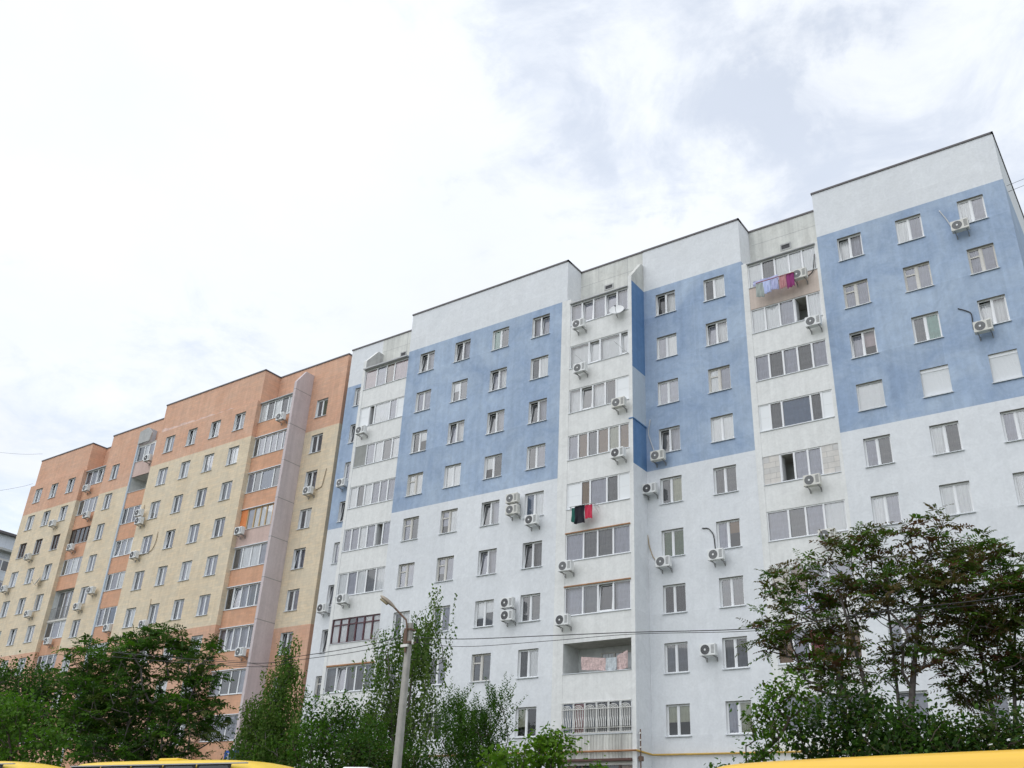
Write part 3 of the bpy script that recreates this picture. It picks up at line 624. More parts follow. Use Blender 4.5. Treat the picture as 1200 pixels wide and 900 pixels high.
# open balcony with a bar railing, glazed wall behind it
glazing(O, -32.3, -29.3, T6(5) - 2.5, T6(5) - .06, .55, [0, .3, .55, .78, 1], ['k', 'l', 'k', 'w']); slab(O, 'balcony_slab', -32.39, -29.21, .12, 1.3, T6(5) - 2.68, T6(5) - 2.52, 'slab_soffit')
rb = MB(); z_ = T6(5) - 2.52
for k in range(17):
    p = O.c(-32.3 + 3.0 * k / 16, .17, z_); rb.tube([p, (p[0], p[1], p[2] + .98)], .012, 'bracket_steel', 5)
for dz_ in (.1, .98): p = O.c(-32.35, .17, z_ + dz_); q = O.c(-29.25, .17, z_ + dz_); rb.tube([p, q], .02, 'bracket_steel', 6)
rb.build('railing', ob)
for z0_, u0, u1, off in ((T4(9) + .02, 3.7, 7.28, -1.34), (T6(9) + .02, 29.3, 32.38, .15)): slab(O, 'visor', -u1, -u0, off - .12, off + .06, z0_, z0_ + .06, 'grey_frame')
for r in R91: slab(O, 'sill_band', -7.28, -3.7, -1.40, -1.33, T4(r) + .005, T4(r) + .06, 'sill_metal') if r < 9 else None
fin(O, -3.68, -3.44, -1.5, -.003, GZ, 31.05, [(GZ, 'pink_panel')], (31.05, 32.15, .75), 'pink_panel', grooves=[30.45 - 2.77 * k for k in range(10)])
fin(O, -22.66, -22.5, -1.37, -.003, GZ, 31.0, [(GZ, 'pale_panel')], (31.0, 32.0, .75), 'pale_panel')
b = MB(); p = [(-22.48, -1.5, 30.2), (-20.9, -1.5, 30.2), (-20.75, -1.5, 30.9), (-21.4, -1.5, 31.5), (-22.48, -1.5, 31.3)]
b.prism([(a_, c_ - GZ) for a_, _, c_ in p], -1.5, -1.36, 'y', 'bare_concrete'); b.build('concrete_shield', ob)
slab(O, 'roof', -40.9, -.05, 1.5, 11.9, 32.6, 32.8, 'roof_felt'); slab(O, 'roof', -19.4, -7.35, -1.3, 1.5, 32.6, 32.8, 'roof_felt'); slab(O, 'roof', -7.35, -.05, .3, 1.5, 32.6, 32.8, 'roof_felt'); slab(O, 'roof', -29.1, -19.4, .3, 1.5, 32.6, 32.8, 'roof_felt'); slab(O, 'roof', -40.8, -32.5, .3, 1.5, 32.6, 32.8, 'roof_felt')
slab(O, 'rear_wall', -41.2, -.02, 11.95, 12.2, GZ, 33.0, 'orange_brick'); slab(O, 'end_wall', -41.28, -41.0, .3, 11.94, GZ, 30.39, 'cream_brick'); slab(O, 'end_wall', -.30, -.02, 4.0, 11.94, GZ, 32.98, 'orange_brick')
roof_edge(O, [(-7.3, 0), (0, 0)], 33.02); roof_edge(O, [(-7.3, 0), (-7.3, -1.49)], 33.02); roof_edge(O, [(-19.45, -1.49), (-7.3, -1.49)], 33.02); roof_edge(O, [(-29.2, 0), (-19.45, 0)], 33.02); roof_edge(O, [(-32.4, 1.4), (-29.2, 1.4)], 33.02); roof_edge(O, [(-32.4, 1.4), (-32.4, 0)], 33.02); roof_edge(O, [(-40.95, 0), (-32.4, 0)], 33.02)

# ------------------------------------------------------------------ distant white panel block
fb = empty('apartment_building', (-127.0, 55, BASE), R_(90), 'distant white panel apartment block with a dark roof edge behind the orange block', 'apartment building')
Fb = Frame(fb, 0, -GZ)
FT = lambda r: 33.4 - 2.8 * (11 - r)
fc = [(-16, -14.6), (-12, -10.6), (-8.5, -7.1), (8.5, 9.9), (13, 14.4)]
section(Fb, 'section_wall', -20, 20, 0, fc, range(11, 1, -1), FT, 1.45, [(GZ, 'panel_white_far')], 13.0, {}, 36.9)
for X0 in (-5.5, -1.2, 3.2):
    for r in range(11, 1, -1):
        glazing(Fb, X0, X0 + 3.6, FT(r) - 1.4, FT(r), -1.0, [0, .25, .5, .75, 1], [rnd.choice('wlgk') for _ in range(4)])
        parapet(Fb, X0, X0 + 3.6, -1.03, FT(r) - 2.62, FT(r) - 1.431, 'panel_white_far')
        slab(Fb, 'balcony_slab', X0, X0 + 3.6, -1.0, -.004, FT(r) + .02, FT(r) + .14, 'slab_soffit')
slab(Fb, 'roof_slab', -20.3, 20.3, -.6, 13.2, 36.9, 37.2, 'roof_trim'); slab(Fb, 'rear_wall', -20, 20, 13.01, 13.2, GZ, 36.88, 'panel_white_far'); slab(Fb, 'cornice', -20.1, 20.1, -1.2, -.004, 34.6, 34.9, 'bare_concrete')
# ------------------------------------------------------------------ things fixed to the facades
def make_ac(body='ac_white', fanm='ac_grey'):
    t = empty('air_conditioner', (0, 0, 0)); w, d, h = .77, .29, .53
    b = MB(); b.box(-w / 2, w / 2, -d, 0, 0, h, body); o = bevel(b.build('casing', t), .018, 2)
    f = MB(); c = (-w * .14, h * .5); f.disc(c, 0, .225, -d - .004, 'ac_dark' if fanm == 'ac_dark' else 'ac_grey', 24)
    for rr in (.22, .165, .11): f.disc(c, rr - .008, rr, -d - .012, 'bracket_steel', 24)
    for k in range(6):
        a = math.pi * k / 6; f.tube([(c[0] - .22 * math.cos(a), -d - .010, c[1] - .22 * math.sin(a)), (c[0] + .22 * math.cos(a), -d - .010, c[1] + .22 * math.sin(a))], .0035, 'bracket_steel', 4)
    f.disc(c, 0, .05, -d - .016, 'ac_white', 16); f.build('fan_grille', t)
    s = MB()
    for k in range(7): s.box(w / 2 - .20, w / 2 - .04, -d - .006, -d + .001, .10 + k * .055, .125 + k * .055, 'ac_grey')
    s.build('side_louvre', t)
    for sx in (-.26, .26):
        g = MB(); g.box(sx - .018, sx + .018, -d - .01, .24, -.04, -.002, 'bracket_steel'); g.box(sx - .018, sx + .018, .205, .24, -.2, -.041, 'bracket_steel'); g.tube([(sx, .02, -.04), (sx, .21, -.18)], .01, 'bracket_steel', 5); g.build('bracket', t)
    return t
PROTO = {k: None for k in ('w', 'c', 'd')}
ARGS = {'w': ('ac_white', 'ac_grey'), 'c': ('ac_cream', 'ac_grey'), 'd': ('ac_white', 'ac_dark')}
def put_ac(fr, X, off, z, label, kind='w', hose=None, hm='hose_white'):
    if PROTO[kind] is None: o = PROTO[kind] = make_ac(*ARGS[kind])
    else: o = copy_tree(PROTO[kind])
    for ch in list(o.children):
        if ch.name.startswith('hose'): COL.objects.unlink(ch); bpy.data.objects.remove(ch)
    rt = fr.root; M = Matrix.Translation(rt.location) @ Matrix.Rotation(rt.rotation_euler.z, 4, 'Z')
    o.location = M @ Vector(fr.c(X, off - .24, z - .28)); o.rotation_euler = (0, 0, rt.rotation_euler.z)
    tag(o, label, 'air conditioner', 'air conditioners on the facades')
    if hose:
        hb = MB(); hb.smooth = True; pts = [(hx - X, .20, hz - (z - .28)) for hx, hz in hose]
        # smooth the polyline a little
        q = [Vector(pts[0])]
        for a, c in zip(pts[:-1], pts[1:]):
            for k in range(1, 5): q.append(Vector(a).lerp(Vector(c), k / 4))
        q = [q[0]] + [(q[i - 1] + q[i] * 2 + q[i + 1]) / 4 for i in range(1, len(q) - 1)] + [q[-1]]
        HOSES.append((o, hb, q, hm))
    return o
HOSES = []
A_ = 'air conditioner'
put_ac(W, -4.98, 0, 28.08, 'white air conditioner under the top right window of the blue end section', 'c', [(-5.79, 29.5), (-5.55, 28.9), (-5.37, 28.3)])
put_ac(W, -4.88, 0, 22.55, 'white air conditioner with a curving black hose on the blue end wall', 'c', [(-5.80, 23.95), (-5.5, 23.75), (-5.28, 23.55), (-5.33, 22.7)], 'hose_black')
put_ac(W, -12.72, 0, 28.02, 'air conditioner beside hanging washing on the beige balcony front', 'c', [(-12.4, 28.0), (-12.1, 28.2), (-11.95, 29.2)], 'hose_black')
put_ac(W, -12.28, 0, 25.08, 'air conditioner under the open dark balcony light, second balcony from the roof, right stack', 'w')
put_ac(W, -13.14, 0, 16.81, 'air conditioner under the balcony with bare block infill panels', 'c')
put_ac(W, -12.72, 0, 14.12, 'grey fronted air conditioner just above the top of the reddish tree', 'c')
put_ac(W, -21.01, 0, 19.66, 'air conditioner at the lower edge of the blue paint beside the blue party wall', 'c', [(-21.6, 22.0), (-21.75, 21.2), (-21.5, 20.4), (-21.3, 19.8)])
put_ac(W, -21.52, 0, 17.93, 'air conditioner in the wall corner, first one below the blue paint', 'd')
put_ac(W, -20.85, 0, 13.99, 'air conditioner with a thin tan hose, under a dark green curtained window', 'w', [(-21.88, 15.6), (-21.8, 15.0), (-21.6, 14.4), (-21.3, 14.1)], 'hose_tan')
put_ac(W, -18.06, 0, 13.96, 'air conditioner with an arched black hose on the white wall', 'w', [(-18.89, 15.5), (-18.55, 15.45), (-18.3, 15.1), (-18.24, 14.2)], 'hose_black')
put_ac(W, -18.69, 0, 9.56, 'dark fanned air conditioner between two white wall windows above the gas pipe', 'd')
put_ac(W, -25.05, -1.49, 28.06, 'air conditioner on the top balcony of the stack with the satellite dish', 'w')
put_ac(W, -24.91, -1.49, 25.18, 'air conditioner on the second balcony down, below the satellite dish', 'w')
put_ac(W, -22.47, -1.49, 22.44, 'air conditioner in front of a white solid balcony panel beside the blue party wall', 'c')
put_ac(W, -22.53, -1.49, 19.57, 'air conditioner under the balcony with tan blinds', 'd')
put_ac(W, -25.58, -1.49, 13.99, 'air conditioner at the left end of the balcony front, two below the black trousers', 'w')
put_ac(W, -25.68, -1.49, 11.28, 'dark fanned air conditioner left of the balcony above the open loggia', 'd')
put_ac(W, -29.11, -1.49, 18.24, 'upper air conditioner of the stacked pair just under the blue paint', 'c')
put_ac(W, -29.08, -1.49, 17.58, 'lower air conditioner of the stacked pair just under the blue paint', 'c')
put_ac(W, -27.78, -1.49, 16.80, 'single air conditioner under a window, right of the stacked pair near the blue paint', 'd')
put_ac(W, -29.10, -1.49, 12.50, 'upper of two stacked dark fanned air conditioners low on the white wall', 'd')
put_ac(W, -29.06, -1.49, 11.84, 'lower of two stacked dark fanned air conditioners low on the white wall', 'd')
put_ac(W, -41.53, -1.49, 25.1, 'air conditioner on the balcony front under the narrow dark open light', 'w')
put_ac(W, -41.24, -1.49, 14.06, 'air conditioner on the balcony front above the maroon framed windows', 'w')
put_ac(W, -44.26, 0, 22.49, 'air conditioner on the narrow blue wall beside the orange block', 'w')
put_ac(W, -44.43, 0, 14.19, 'air conditioner on the narrow white wall beside the orange block', 'd')
put_ac(O, -1.73, 0, 22.66, 'air conditioner with a hose, right of the pinkish party wall', 'w', [(-.6, 24.2), (-.72, 23.5), (-.8, 22.9), (-1.4, 22.75)], 'hose_tan')
put_ac(O, -4.28, -1.34, 28.3, 'air conditioner on the top orange balcony left of the pinkish party wall', 'w')
put_ac(O, -6.6, -1.34, 20.15, 'air conditioner beside the vivid orange balcony infill', 'd')
put_ac(O, -4.22, -1.34, 11.76, 'lowest air conditioner on the orange balconies left of the pinkish party wall', 'w')
put_ac(O, -18.85, -1.69, 23.42, 'upper of two stacked air conditioners on the cream wall', 'd', [(-18.97, 24.2), (-18.92, 23.7)], 'hose_tan')
put_ac(O, -18.6, -1.69, 22.74, 'lower of two stacked air conditioners on the cream wall', 'd')
put_ac(O, -18.19, -1.69, 20.0, 'air conditioner with a long looping hose on the cream wall', 'd', [(-16.33, 21.6), (-16.3, 20.8), (-16.6, 20.2), (-17.7, 20.0)], 'hose_tan')
put_ac(O, -15.02, -1.69, 14.5, 'air conditioner low on the cream wall just above the big green tree', 'w', [(-15.3, 16.4), (-15.2, 14.9)], 'hose_tan')
put_ac(O, -20.1, -1.3, 14.8, 'air conditioner on the lower orange balcony above the green tree crown', 'w')
put_ac(O, -20.1, -1.3, 28.4, 'air conditioner beside the top balcony above the open orange loggia', 'd')
put_ac(O, -27.37, 0, 17.49, 'air conditioner under a window of the narrow cream strip, the lower of its two', 'd')
put_ac(O, -25.9, 0, 18.63, 'air conditioner right of a window on the narrow cream strip, the higher of its two', 'w')
put_ac(O, -31.12, .15, 28.37, 'air conditioner under the top balcony of the leftmost balcony stack', 'w')
put_ac(O, -29.9, .15, 25.69, 'air conditioner on the leftmost balcony stack, directly above the brown framed balcony', 'd')
put_ac(O, -31.09, .15, 23.0, 'air conditioner on the leftmost balcony stack, directly under the brown framed balcony', 'w')
put_ac(O, -30.75, .15, 15.07, 'lowest air conditioner of the leftmost balcony stack, below the railing', 'w')
put_ac(O, -34.64, -.17, 25.61, 'highest air conditioner on the left end cream wall', 'w')
put_ac(O, -37.33, -.17, 22.96, 'air conditioner between dark brown windows on the left end wall', 'c')
put_ac(O, -39.89, -.17, 20.39, 'air conditioner nearest the left edge of the cream wall', 'w')
put_ac(O, -34.52, -.17, 17.61, 'lowest air conditioner on the left end wall, below the white dish', 'w', [(-34.3, 19.3), (-34.35, 17.9)], 'hose_tan')
for o, hb, q, hm in HOSES: hb.tube([tuple(p) for p in q], .026, hm, 6); hb.build('hose', o)

# satellite dishes
def dish(fr, X, off, z, tilt, label, rz=0.0):
    t = empty('satellite_dish', (0, 0, 0)); rt = fr.root; M = Matrix.Translation(rt.location) @ Matrix.Rotation(rt.rotation_euler.z, 4, 'Z')
    t.location = M @ Vector(fr.c(X, off, z)); t.rotation_euler = (0, 0, rz); tag(t, label, 'satellite dish')
    b = MB(); b.smooth = True; n, rg = 28, 6
    for sd, y in ((1, 0), (-1, .012)):
        i0 = len(b.v); b.v.append((0, y, 0))
        for k in range(1, rg + 1):
            rr = .42 * k / rg
            for j in range(n): a = 2 * math.pi * j / n; b.v.append((rr * math.cos(a), -.5 * rr * rr + y, rr * 1.08 * math.sin(a)))
        for j in range(n): q = (j + 1) % n; f = (i0, i0 + 1 + j, i0 + 1 + q); b.f.append(f if sd > 0 else f[::-1]); b.mi.append(b.m('dish_white'))
        for k in range(rg - 1):
            for j in range(n): q = (j + 1) % n; p = i0 + 1 + k * n; f = (p + j, p + n + j, p + n + q, p + q); b.f.append(f if sd > 0 else f[::-1]); b.mi.append(b.m('dish_white'))
    d = b.build('reflector', t); d.rotation_euler = (R_(-tilt), 0, 0); d.location = (0, -.28, 0)
    a = MB(); a.tube([(0, -.30, -.38), (0, -.62, -.16), (0, -.72, .02)], .012, 'bracket_steel', 6); a.box(-.03, .03, -.78, -.70, 0, .07, 'ac_dark'); a.build('feed_arm', t)
    m = MB(); m.tube([(0, 0.02, -.3), (0, -.2, -.3), (0, -.25, -.02)], .02, 'bracket_steel', 6); m.build('wall_mount', t)
dish(W, -22.73, -1.5, 28.25, 28, 'white satellite dish on the top balcony beside the blue party wall', R_(18))
dish(O, -34.52, -.18, 20.4, 25, 'white satellite dish on the cream left end wall', R_(-20))

# washing
def wpos(X, off, z): return (X, 41.62 + off, z + EYE)
def garment(name, X0, X1, off, zt, zb, mat, label, cat, group=None, skew=0.0, folds=5, over=.0, shape=None):
    t = MB(); t.smooth = True; nx, nz = 18, 12; r2 = random.Random(hash(name + str(round(X0, 2))) % 1000 if False else int(abs(X0 * 100)) % 997); ph = r2.uniform(0, 6)
    x0, y0, z0 = wpos((X0 + X1) / 2, off, zt); wd = X1 - X0; hh = zt - zb
    def P(i, k, s):
        fx = i / nx; fz = k / nz; wv = .035 * math.sin(folds * 2 * math.pi * fx + ph) * (.25 + fz) + .012 * math.sin(11 * fx + 7 * fz + ph)
        x = (fx - .5) * wd * (1 - .05 * fz * math.sin(ph)); z = -fz * hh * (1 + .04 * math.sin(5 * fx + ph)) + skew * (fx - .5)
        if shape: x, z = shape(fx, fz, wd, hh)
        return (x, wv + s * .012, z)
    for s in (-1, 1):
        i0 = len(t.v)
        for k in range(nz + 1):
            for i in range(nx + 1): t.v.append(P(i, k, s))
        for k in range(nz):
            for i in range(nx):
                a = i0 + k * (nx + 1) + i; f = (a, a + 1, a + nx + 2, a + nx + 1); t.f.append(f if s > 0 else f[::-1]); t.mi.append(t.m(mat))
    o = t.build(name, None, (x0, y0, z0)); return tag(o, label, cat, group)
def clothes_rack(name, X0, X1, off, zs, mat, label, out=.55, skew=0):
    t = empty(name, wpos((X0 + X1) / 2, off, zs), 0, label, 'clothes rack'); h = (X1 - X0) / 2
    for k in range(4): b = MB(); y = -out + k * out / 3.2; b.tube([(-h, y, -skew), (h, y, skew)], .008, 'wire_black' if mat == 'rack_red' else 'hose_white', 5); b.build('line', t)
    for s in (-1, 1): b = MB(); b.tube([(s * h, 0, s * skew), (s * h, -out - .03, s * skew)], .018, mat, 6); b.tube([(s * h, 0, s * skew - .35), (s * h, -out, s * skew)], .012, mat, 6); b.build('arm', t)
    b = MB(); b.tube([(-h, -out - .03, -skew), (h, -out - .03, skew)], .02, mat, 6); b.build('front_bar', t)
    return t
clothes_rack('clothes_rack', -25.3, -23.9, -1.49, 17.02, 'hose_white', 'small clothes rack on the white balcony under the tan blind')
def trousers(fx, fz, wd, hh):
    x = (fx - .5) * wd; z = -fz * hh
    if fz > .3: 
        s = 1 if fx > .5 else -1; leg = s * (.08 + abs(fx - .5) * .8) ; k = (fz - .3) / .7; x = wd * ((1 - k) * (fx - .5) + k * (s * (.22 + .2 * k) + (fx - .5 - s * .25) * .55))
    return x, z
garment('towel', -25.22, -24.92, -1.95, 16.98, 16.2, 'cloth_green', 'dark green cloth hanging beside black trousers on the rack', 'towel', skew=-.02, folds=3)
garment('trousers', -25.02, -24.44, -2.0, 17.04, 16.08, 'cloth_black', 'black trousers hanging from the clothes rack on the white balcony', 'trousers', folds=2, shape=trousers)
garment('towel', -24.46, -24.02, -1.95, 17.0, 16.28, 'cloth_red', 'bright red cloth hanging beside black trousers on the rack', 'towel', folds=3)
clothes_rack('clothes_rack', -14.95, -12.95, 0.0, 28.1, 'rack_red', 'red framed clothes rack full of washing on the beige balcony', .6)
garment('blanket', -15.2, -13.85, -.35, 28.42, 28.14, 'cloth_lilac', 'rolled lilac blanket lying over the beige balcony rail', 'blanket', folds=2)
garment('towel', -14.98, -14.56, -.6, 28.06, 27.22, 'cloth_grey', 'greyish green cloth at the left end of the beige balcony washing', 'towel', folds=2)
garment('shirt', -14.60, -14.18, -.62, 28.04, 27.32, 'cloth_sky', 'light blue shirt hanging on the beige balcony rack', 'shirt', folds=3)
garment('shirt', -14.16, -13.78, -.6, 28.06, 27.42, 'cloth_lilac', 'lilac shirt next to the light blue one on the beige balcony rack', 'shirt', folds=3)
garment('towel', -13.74, -13.36, -.6, 28.08, 27.36, 'cloth_rose', 'rose patterned cloth in the middle of the beige balcony washing', 'towel', folds=3)
garment('towel', -13.36, -12.95, -.58, 28.12, 27.30, 'cloth_plum', 'plum purple towel at the right end of the beige balcony washing', 'towel', folds=2)
garment('bedsheet', -24.97, -23.5, -1.28, 9.46, 8.86, 'cloth_floral', 'pink floral sheet drying in the open loggia', 'sheet', skew=-.18, folds=4)
garment('bedsheet', -23.55, -22.98, -1.30, 9.38, 8.8, 'cloth_floral_blue', 'pale bluish sheet drying in the middle of the open loggia', 'sheet', folds=2)
garment('bedsheet', -22.98, -22.4, -1.27, 9.56, 8.74, 'cloth_floral', 'pink floral sheet hung high at the right end of the open loggia', 'sheet', skew=.22, folds=2)
garment('bedsheet', -14.25, -13.0, -.45, 11.6, 10.85, 'cloth_white', 'pale lilac sheet hanging behind the reddish tree', 'sheet', folds=5)
# short washing poles sticking out of the second balcony
for (X, z, dx, dz_, lb) in ((-25.3, 26.15, .45, -.5, 'thin bare pole sticking out of the second balcony, left of the party wall air conditioner'), (-22.8, 26.3, .75, -.85, 'thin bare pole sticking out of the second balcony beside the blue party wall')):
    b = MB(); b.tube([(0, 0, 0), (dx, .35, dz_)], .014, 'hose_white', 6); tag(b.build('washing_pole', None, wpos(X, -1.85, z)), lb, 'pole')
# gas pipe along the foot of the building
b = MB(); b.smooth = True; yb = 41.62
pts = [(-40, yb - 1.58, 5.17), (-26.5, yb - 1.60, 5.17), (-22.15, yb - 1.62, 5.17), (-21.80, yb - 1.62, 5.17), (-21.78, yb - .14, 5.14), (-21.4, yb - .10, 5.14), (-16, yb - .10, 5.12), (-2.9, yb - .10, 5.10)]
b.tube([(x, y, z + EYE) for x, y, z in pts[:4]], .045, 'pipe_rust', 8); b.tube([(x, y, z + EYE) for x, y, z in pts[3:]], .045, 'pipe_yellow', 8)
tag(b.build('gas_pipe'), 'rusty yellow gas pipe running along the foot of the white block', 'pipe')
b = MB(); b.tube([wpos(-21.76, -1.3, GZ), wpos(-21.76, -1.3, 6.1)], .03, 'rust_steel', 6)
for z in (5.9, 5.6, 5.3): b.box(-21.80, -21.70, 41.62 - 1.36, 41.62 - 1.24, z + EYE, z + EYE + .06, 'porcelain')
b.box(-21.82, -21.66, 41.62 - 1.4, 41.62 - 1.2, 4.75 + EYE, 4.95 + EYE, 'rust_steel')
tag(b.build('service_pipe'), 'thin dark upright pipe with insulators at the party wall corner', 'pipe')
# blue street number board, white awning
sg = empty('street_sign', (0, 0, 0), -TH, 'blue signboard with white figures on the party wall above the yellow bus', 'sign')
sg.location = Matrix.Translation(ob.location) @ Matrix.Rotation(-TH, 4, 'Z') @ Vector(O.c(-3.3, -1.62, 5.5))
b = MB(); b.box(-.85, .85, -.06, .11, -.38, .36, 'sign_blue'); bevel(b.build('board', sg), .015, 1)
cv = bpy.data.curves.new('figures', 'FONT'); cv.body = '31'; cv.size = .62; cv.extrude = .006; cv.align_x = 'CENTER'; cv.align_y = 'CENTER'
tmp = bpy.data.objects.new('tmp', cv); COL.objects.link(tmp); dg = bpy.context.evaluated_depsgraph_get(); me = bpy.data.meshes.new_from_object(tmp.evaluated_get(dg)); bpy.data.objects.remove(tmp)
me.materials.clear(); me.materials.append(MATS['sign_white']); fo = link(me, 'figures', sg, (-.35, -.067, -.02)); fo.rotation_euler = (R_(90), 0, 0)
aw = empty('awning', (0, 0, 0), -TH, 'small white awning on the left end wall beside the tree tops', 'awning')
aw.location = Matrix.Translation(ob.location) @ Matrix.Rotation(-TH, 4, 'Z') @ Vector(O.c(-35.9, -.17, 13.1))
b = MB(); b.prism([(0, .1), (-.85, -.45), (-.85, -.48), (0, .06)], -.95, .95, 'x', 'bus_white'); b.build('canopy_sheet', aw)
for s in (-.85, .85): b = MB(); b.tube([(s, 0, -.5), (s, -.8, -.46)], .015, 'bracket_steel', 5); b.build('stay', aw)
# ------------------------------------------------------------------ ground
PROF = [(-300, 0), (5, 0), (9.3, .35), (12, .66), (19, .80), (26, 1.7), (35, 2.4), (400, 2.4), (3000, 2.4)]
def gz(y):
    for (a, za), (b_, zb_) in zip(PROF[:-1], PROF[1:]):
        if a <= y <= b_: return za + (zb_ - za) * (y - a) / (b_ - a)
    return 0
def strip(name, x0, x1, ys, dz, mat, kind='structure'):
    b = MB()
    ys = sorted(set(list(ys) + [p[0] for p in PROF if ys[0] < p[0] < ys[-1]]))
    for a, d in zip(ys[:-1], ys[1:]): b.quad((x0, a, gz(a) + dz), (x1, a, gz(a) + dz), (x1, d, gz(d) + dz), (x0, d, gz(d) + dz), mat)
    return tag(b.build(name), kind=kind)
strip('ground', -3000, 3000, [-3000 + 2700, 3000], 0, 'soil_grass')
strip('pavement', -400, 300, [-6, 4.5], .012, 'pavement')
strip('road', -400, 300, [5, 20.0], .008, 'asphalt'); strip('path', -200, 150, [36.5, 39.2], .008, 'pavement')
b = MB(); 
for y, s in ((4.75, 1), (20.1, 1)): b.box(-400, 300, y - .09, y + .09, gz(y) - .15, gz(y) + .13, 'kerb')
tag(b.build('kerb'), kind='structure')
b = MB()
for k in range(-30, 12): b.quad((k * 6.0, 9.2, gz(9.2) + .013), (k * 6.0 + 3, 9.2, gz(9.2) + .013), (k * 6.0 + 3, 9.35, gz(9.35) + .013), (k * 6.0, 9.35, gz(9.35) + .013), 'road_paint')
tag(b.build('lane_marking'), kind='structure')

# ------------------------------------------------------------------ minibuses
def make_bus(L, Wd, H, body, roofc, label, group, stripe='bus_grey', n_win=5, nose=.9, gt=.155, hatch=True, name='minibus', cat='minibus'):
    """front towards +x; origin on the ground under the middle"""
    t = empty(name, (0, 0, 0), 0, label, cat, group); hw = Wd / 2; z0 = .32
    def ring(x, k, top, zb):
        """half width factor k, roof height top, sill height zb"""
        w = hw * k; pr = [(-w * .93, zb), (-w, zb + .18), (-w, H * .45), (-w * .985, H * .60), (-w * .93, top - .30), (-w * .86, top - .12), (-w * .70, top - .035), (-w * .35, top), (0, top + .012)]
        pr = pr + [(-y, z) for y, z in pr[-2::-1]]; return [(x, y, z) for y, z in pr]
    st = [ring(-L / 2, .90, H - .16, z0 + .1), ring(-L / 2 + .07, .97, H - .06, z0), ring(-L / 2 + .3, 1, H, z0), ring(0, 1, H, z0), ring(L / 2 - nose - .9, 1, H - .02, z0), ring(L / 2 - nose, .99, H - .10, z0),
          ring(L / 2 - nose * .62, .975, H - .36, z0), ring(L / 2 - nose * .25, .95, H * .60, z0), ring(L / 2 - .08, .92, H * .50, z0 + .02), ring(L / 2, .84, H * .44, z0 + .14)]
    b = MB(); b.smooth = True; n = len(st[0])
    for r in st: b.v += r
    for a in range(len(st) - 1):
        for j in range(n - 1):
            roofy = 4 <= j < n - 5
            b.f.append((a * n + j, (a + 1) * n + j, (a + 1) * n + j + 1, a * n + j + 1)); b.mi.append(b.m(roofc if (roofy and a < 6) else body))
    for a in range(len(st) - 1): b.f.append((a * n, a * n + n - 1, (a + 1) * n + n - 1, (a + 1) * n)); b.mi.append(b.m('bus_black'))
    b.f.append(tuple(range(n))); b.mi.append(b.m(body)); b.f.append(tuple((len(st) - 1) * n + k for k in range(n))[::-1]); b.mi.append(b.m(body))
    o = b.build('body', t); m = o.modifiers.new('sub', 'SUBSURF'); m.levels = 1; m.render_levels = 2
    zw0, zw1 = H * .50, H - gt - .055; xs0, xs1 = -L / 2 + .25, L / 2 - nose - .55
    for s in (-1, 1):
        for k in range(n_win):
            a = xs0 + (xs1 - xs0) * k / n_win + .05; d = xs0 + (xs1 - xs0) * (k + 1) / n_win - .05; q = MB()
            def pt(x, z, e): f = (z - H * .45) / (H - .3 - H * .45); return (x, s * (hw * (1 - .07 * max(0, f) ** 1.3) + e), z)
            c = .08; P = [(a + c, zw0), (d - c, zw0), (d, zw0 + c), (d, zw1 - c), (d - c, zw1), (a + c, zw1), (a, zw1 - c), (a, zw0 + c)]
            q.poly([pt(x, z, .012) for x, z in P], 'bus_glass'); q2 = [pt(x, z, .005) for x, z in [(a - .03, zw0 - .03), (d + .03, zw0 - .03), (d + .03, zw1 + .03), (a - .03, zw1 + .03)]]; q.poly(q2, 'rubber'); q.build('window', t)
        g = MB(); g.box(-L / 2 + .2, L / 2 - nose - .1, s * (hw * .925) - .03, s * (hw * .925) + .03, H - gt - .024, H - gt, stripe); g.build('rain_gutter', t)
        for wx in (-L / 2 + L * .22, L / 2 - nose * .75 - .25):
            w = MB(); c = 24; R0 = .38
            for ring_r0, ring_r1, yy, mm in ((.22, R0, .0, 'rubber'), (0, .22, .02, 'rim_steel')):
                i = len(w.v)
                for j in range(c):
                    an = 2 * math.pi * j / c; w.v += [(ring_r0 * math.cos(an), s * (yy if ring_r0 else .02 - .05), ring_r0 * math.sin(an)), (ring_r1 * math.cos(an), s * yy, ring_r1 * math.sin(an))]
                for j in range(c): q = (j + 1) % c; w.f.append((i + 2 * j, i + 2 * j + 1, i + 2 * q + 1, i + 2 * q)); w.mi.append(w.m(mm))
            i = len(w.v)
            for j in range(c): an = 2 * math.pi * j / c; w.v += [(R0 * math.cos(an), 0, R0 * math.sin(an)), (R0 * math.cos(an), -s * .24, R0 * math.sin(an))]
            for j in range(c): q = (j + 1) % c; w.f.append((i + 2 * j, i + 2 * j + 1, i + 2 * q + 1, i + 2 * q)); w.mi.append(w.m('rubber'))
            w.build('wheel', t, (wx, s * (hw + .015), .38))
        hl = MB(); hl.box(-.05, .07, -.16, .16, -.11, .11, 'lamp_glass'); bevel(hl.build('headlight', t, (L / 2 - .06, s * hw * .66, .88)), .03, 2)
        tl = MB(); tl.box(-.03, .03, -.09, .09, -.2, .2, 'tail_red'); bevel(tl.build('tail_light', t, (-L / 2 + .03, s * hw * .80, 1.05)), .02, 2)
        mr = MB(); mr.tube([(0, 0, 0), (.12, s * .18, .05), (.14, s * .26, .02)], .018, 'rubber', 6); mr.box(.09, .18, s * .26 - .09, s * .26 + .09, -.22, .1, 'rubber'); mr.build('mirror', t, (L / 2 - nose * .7, s * hw * .96, H * .66))
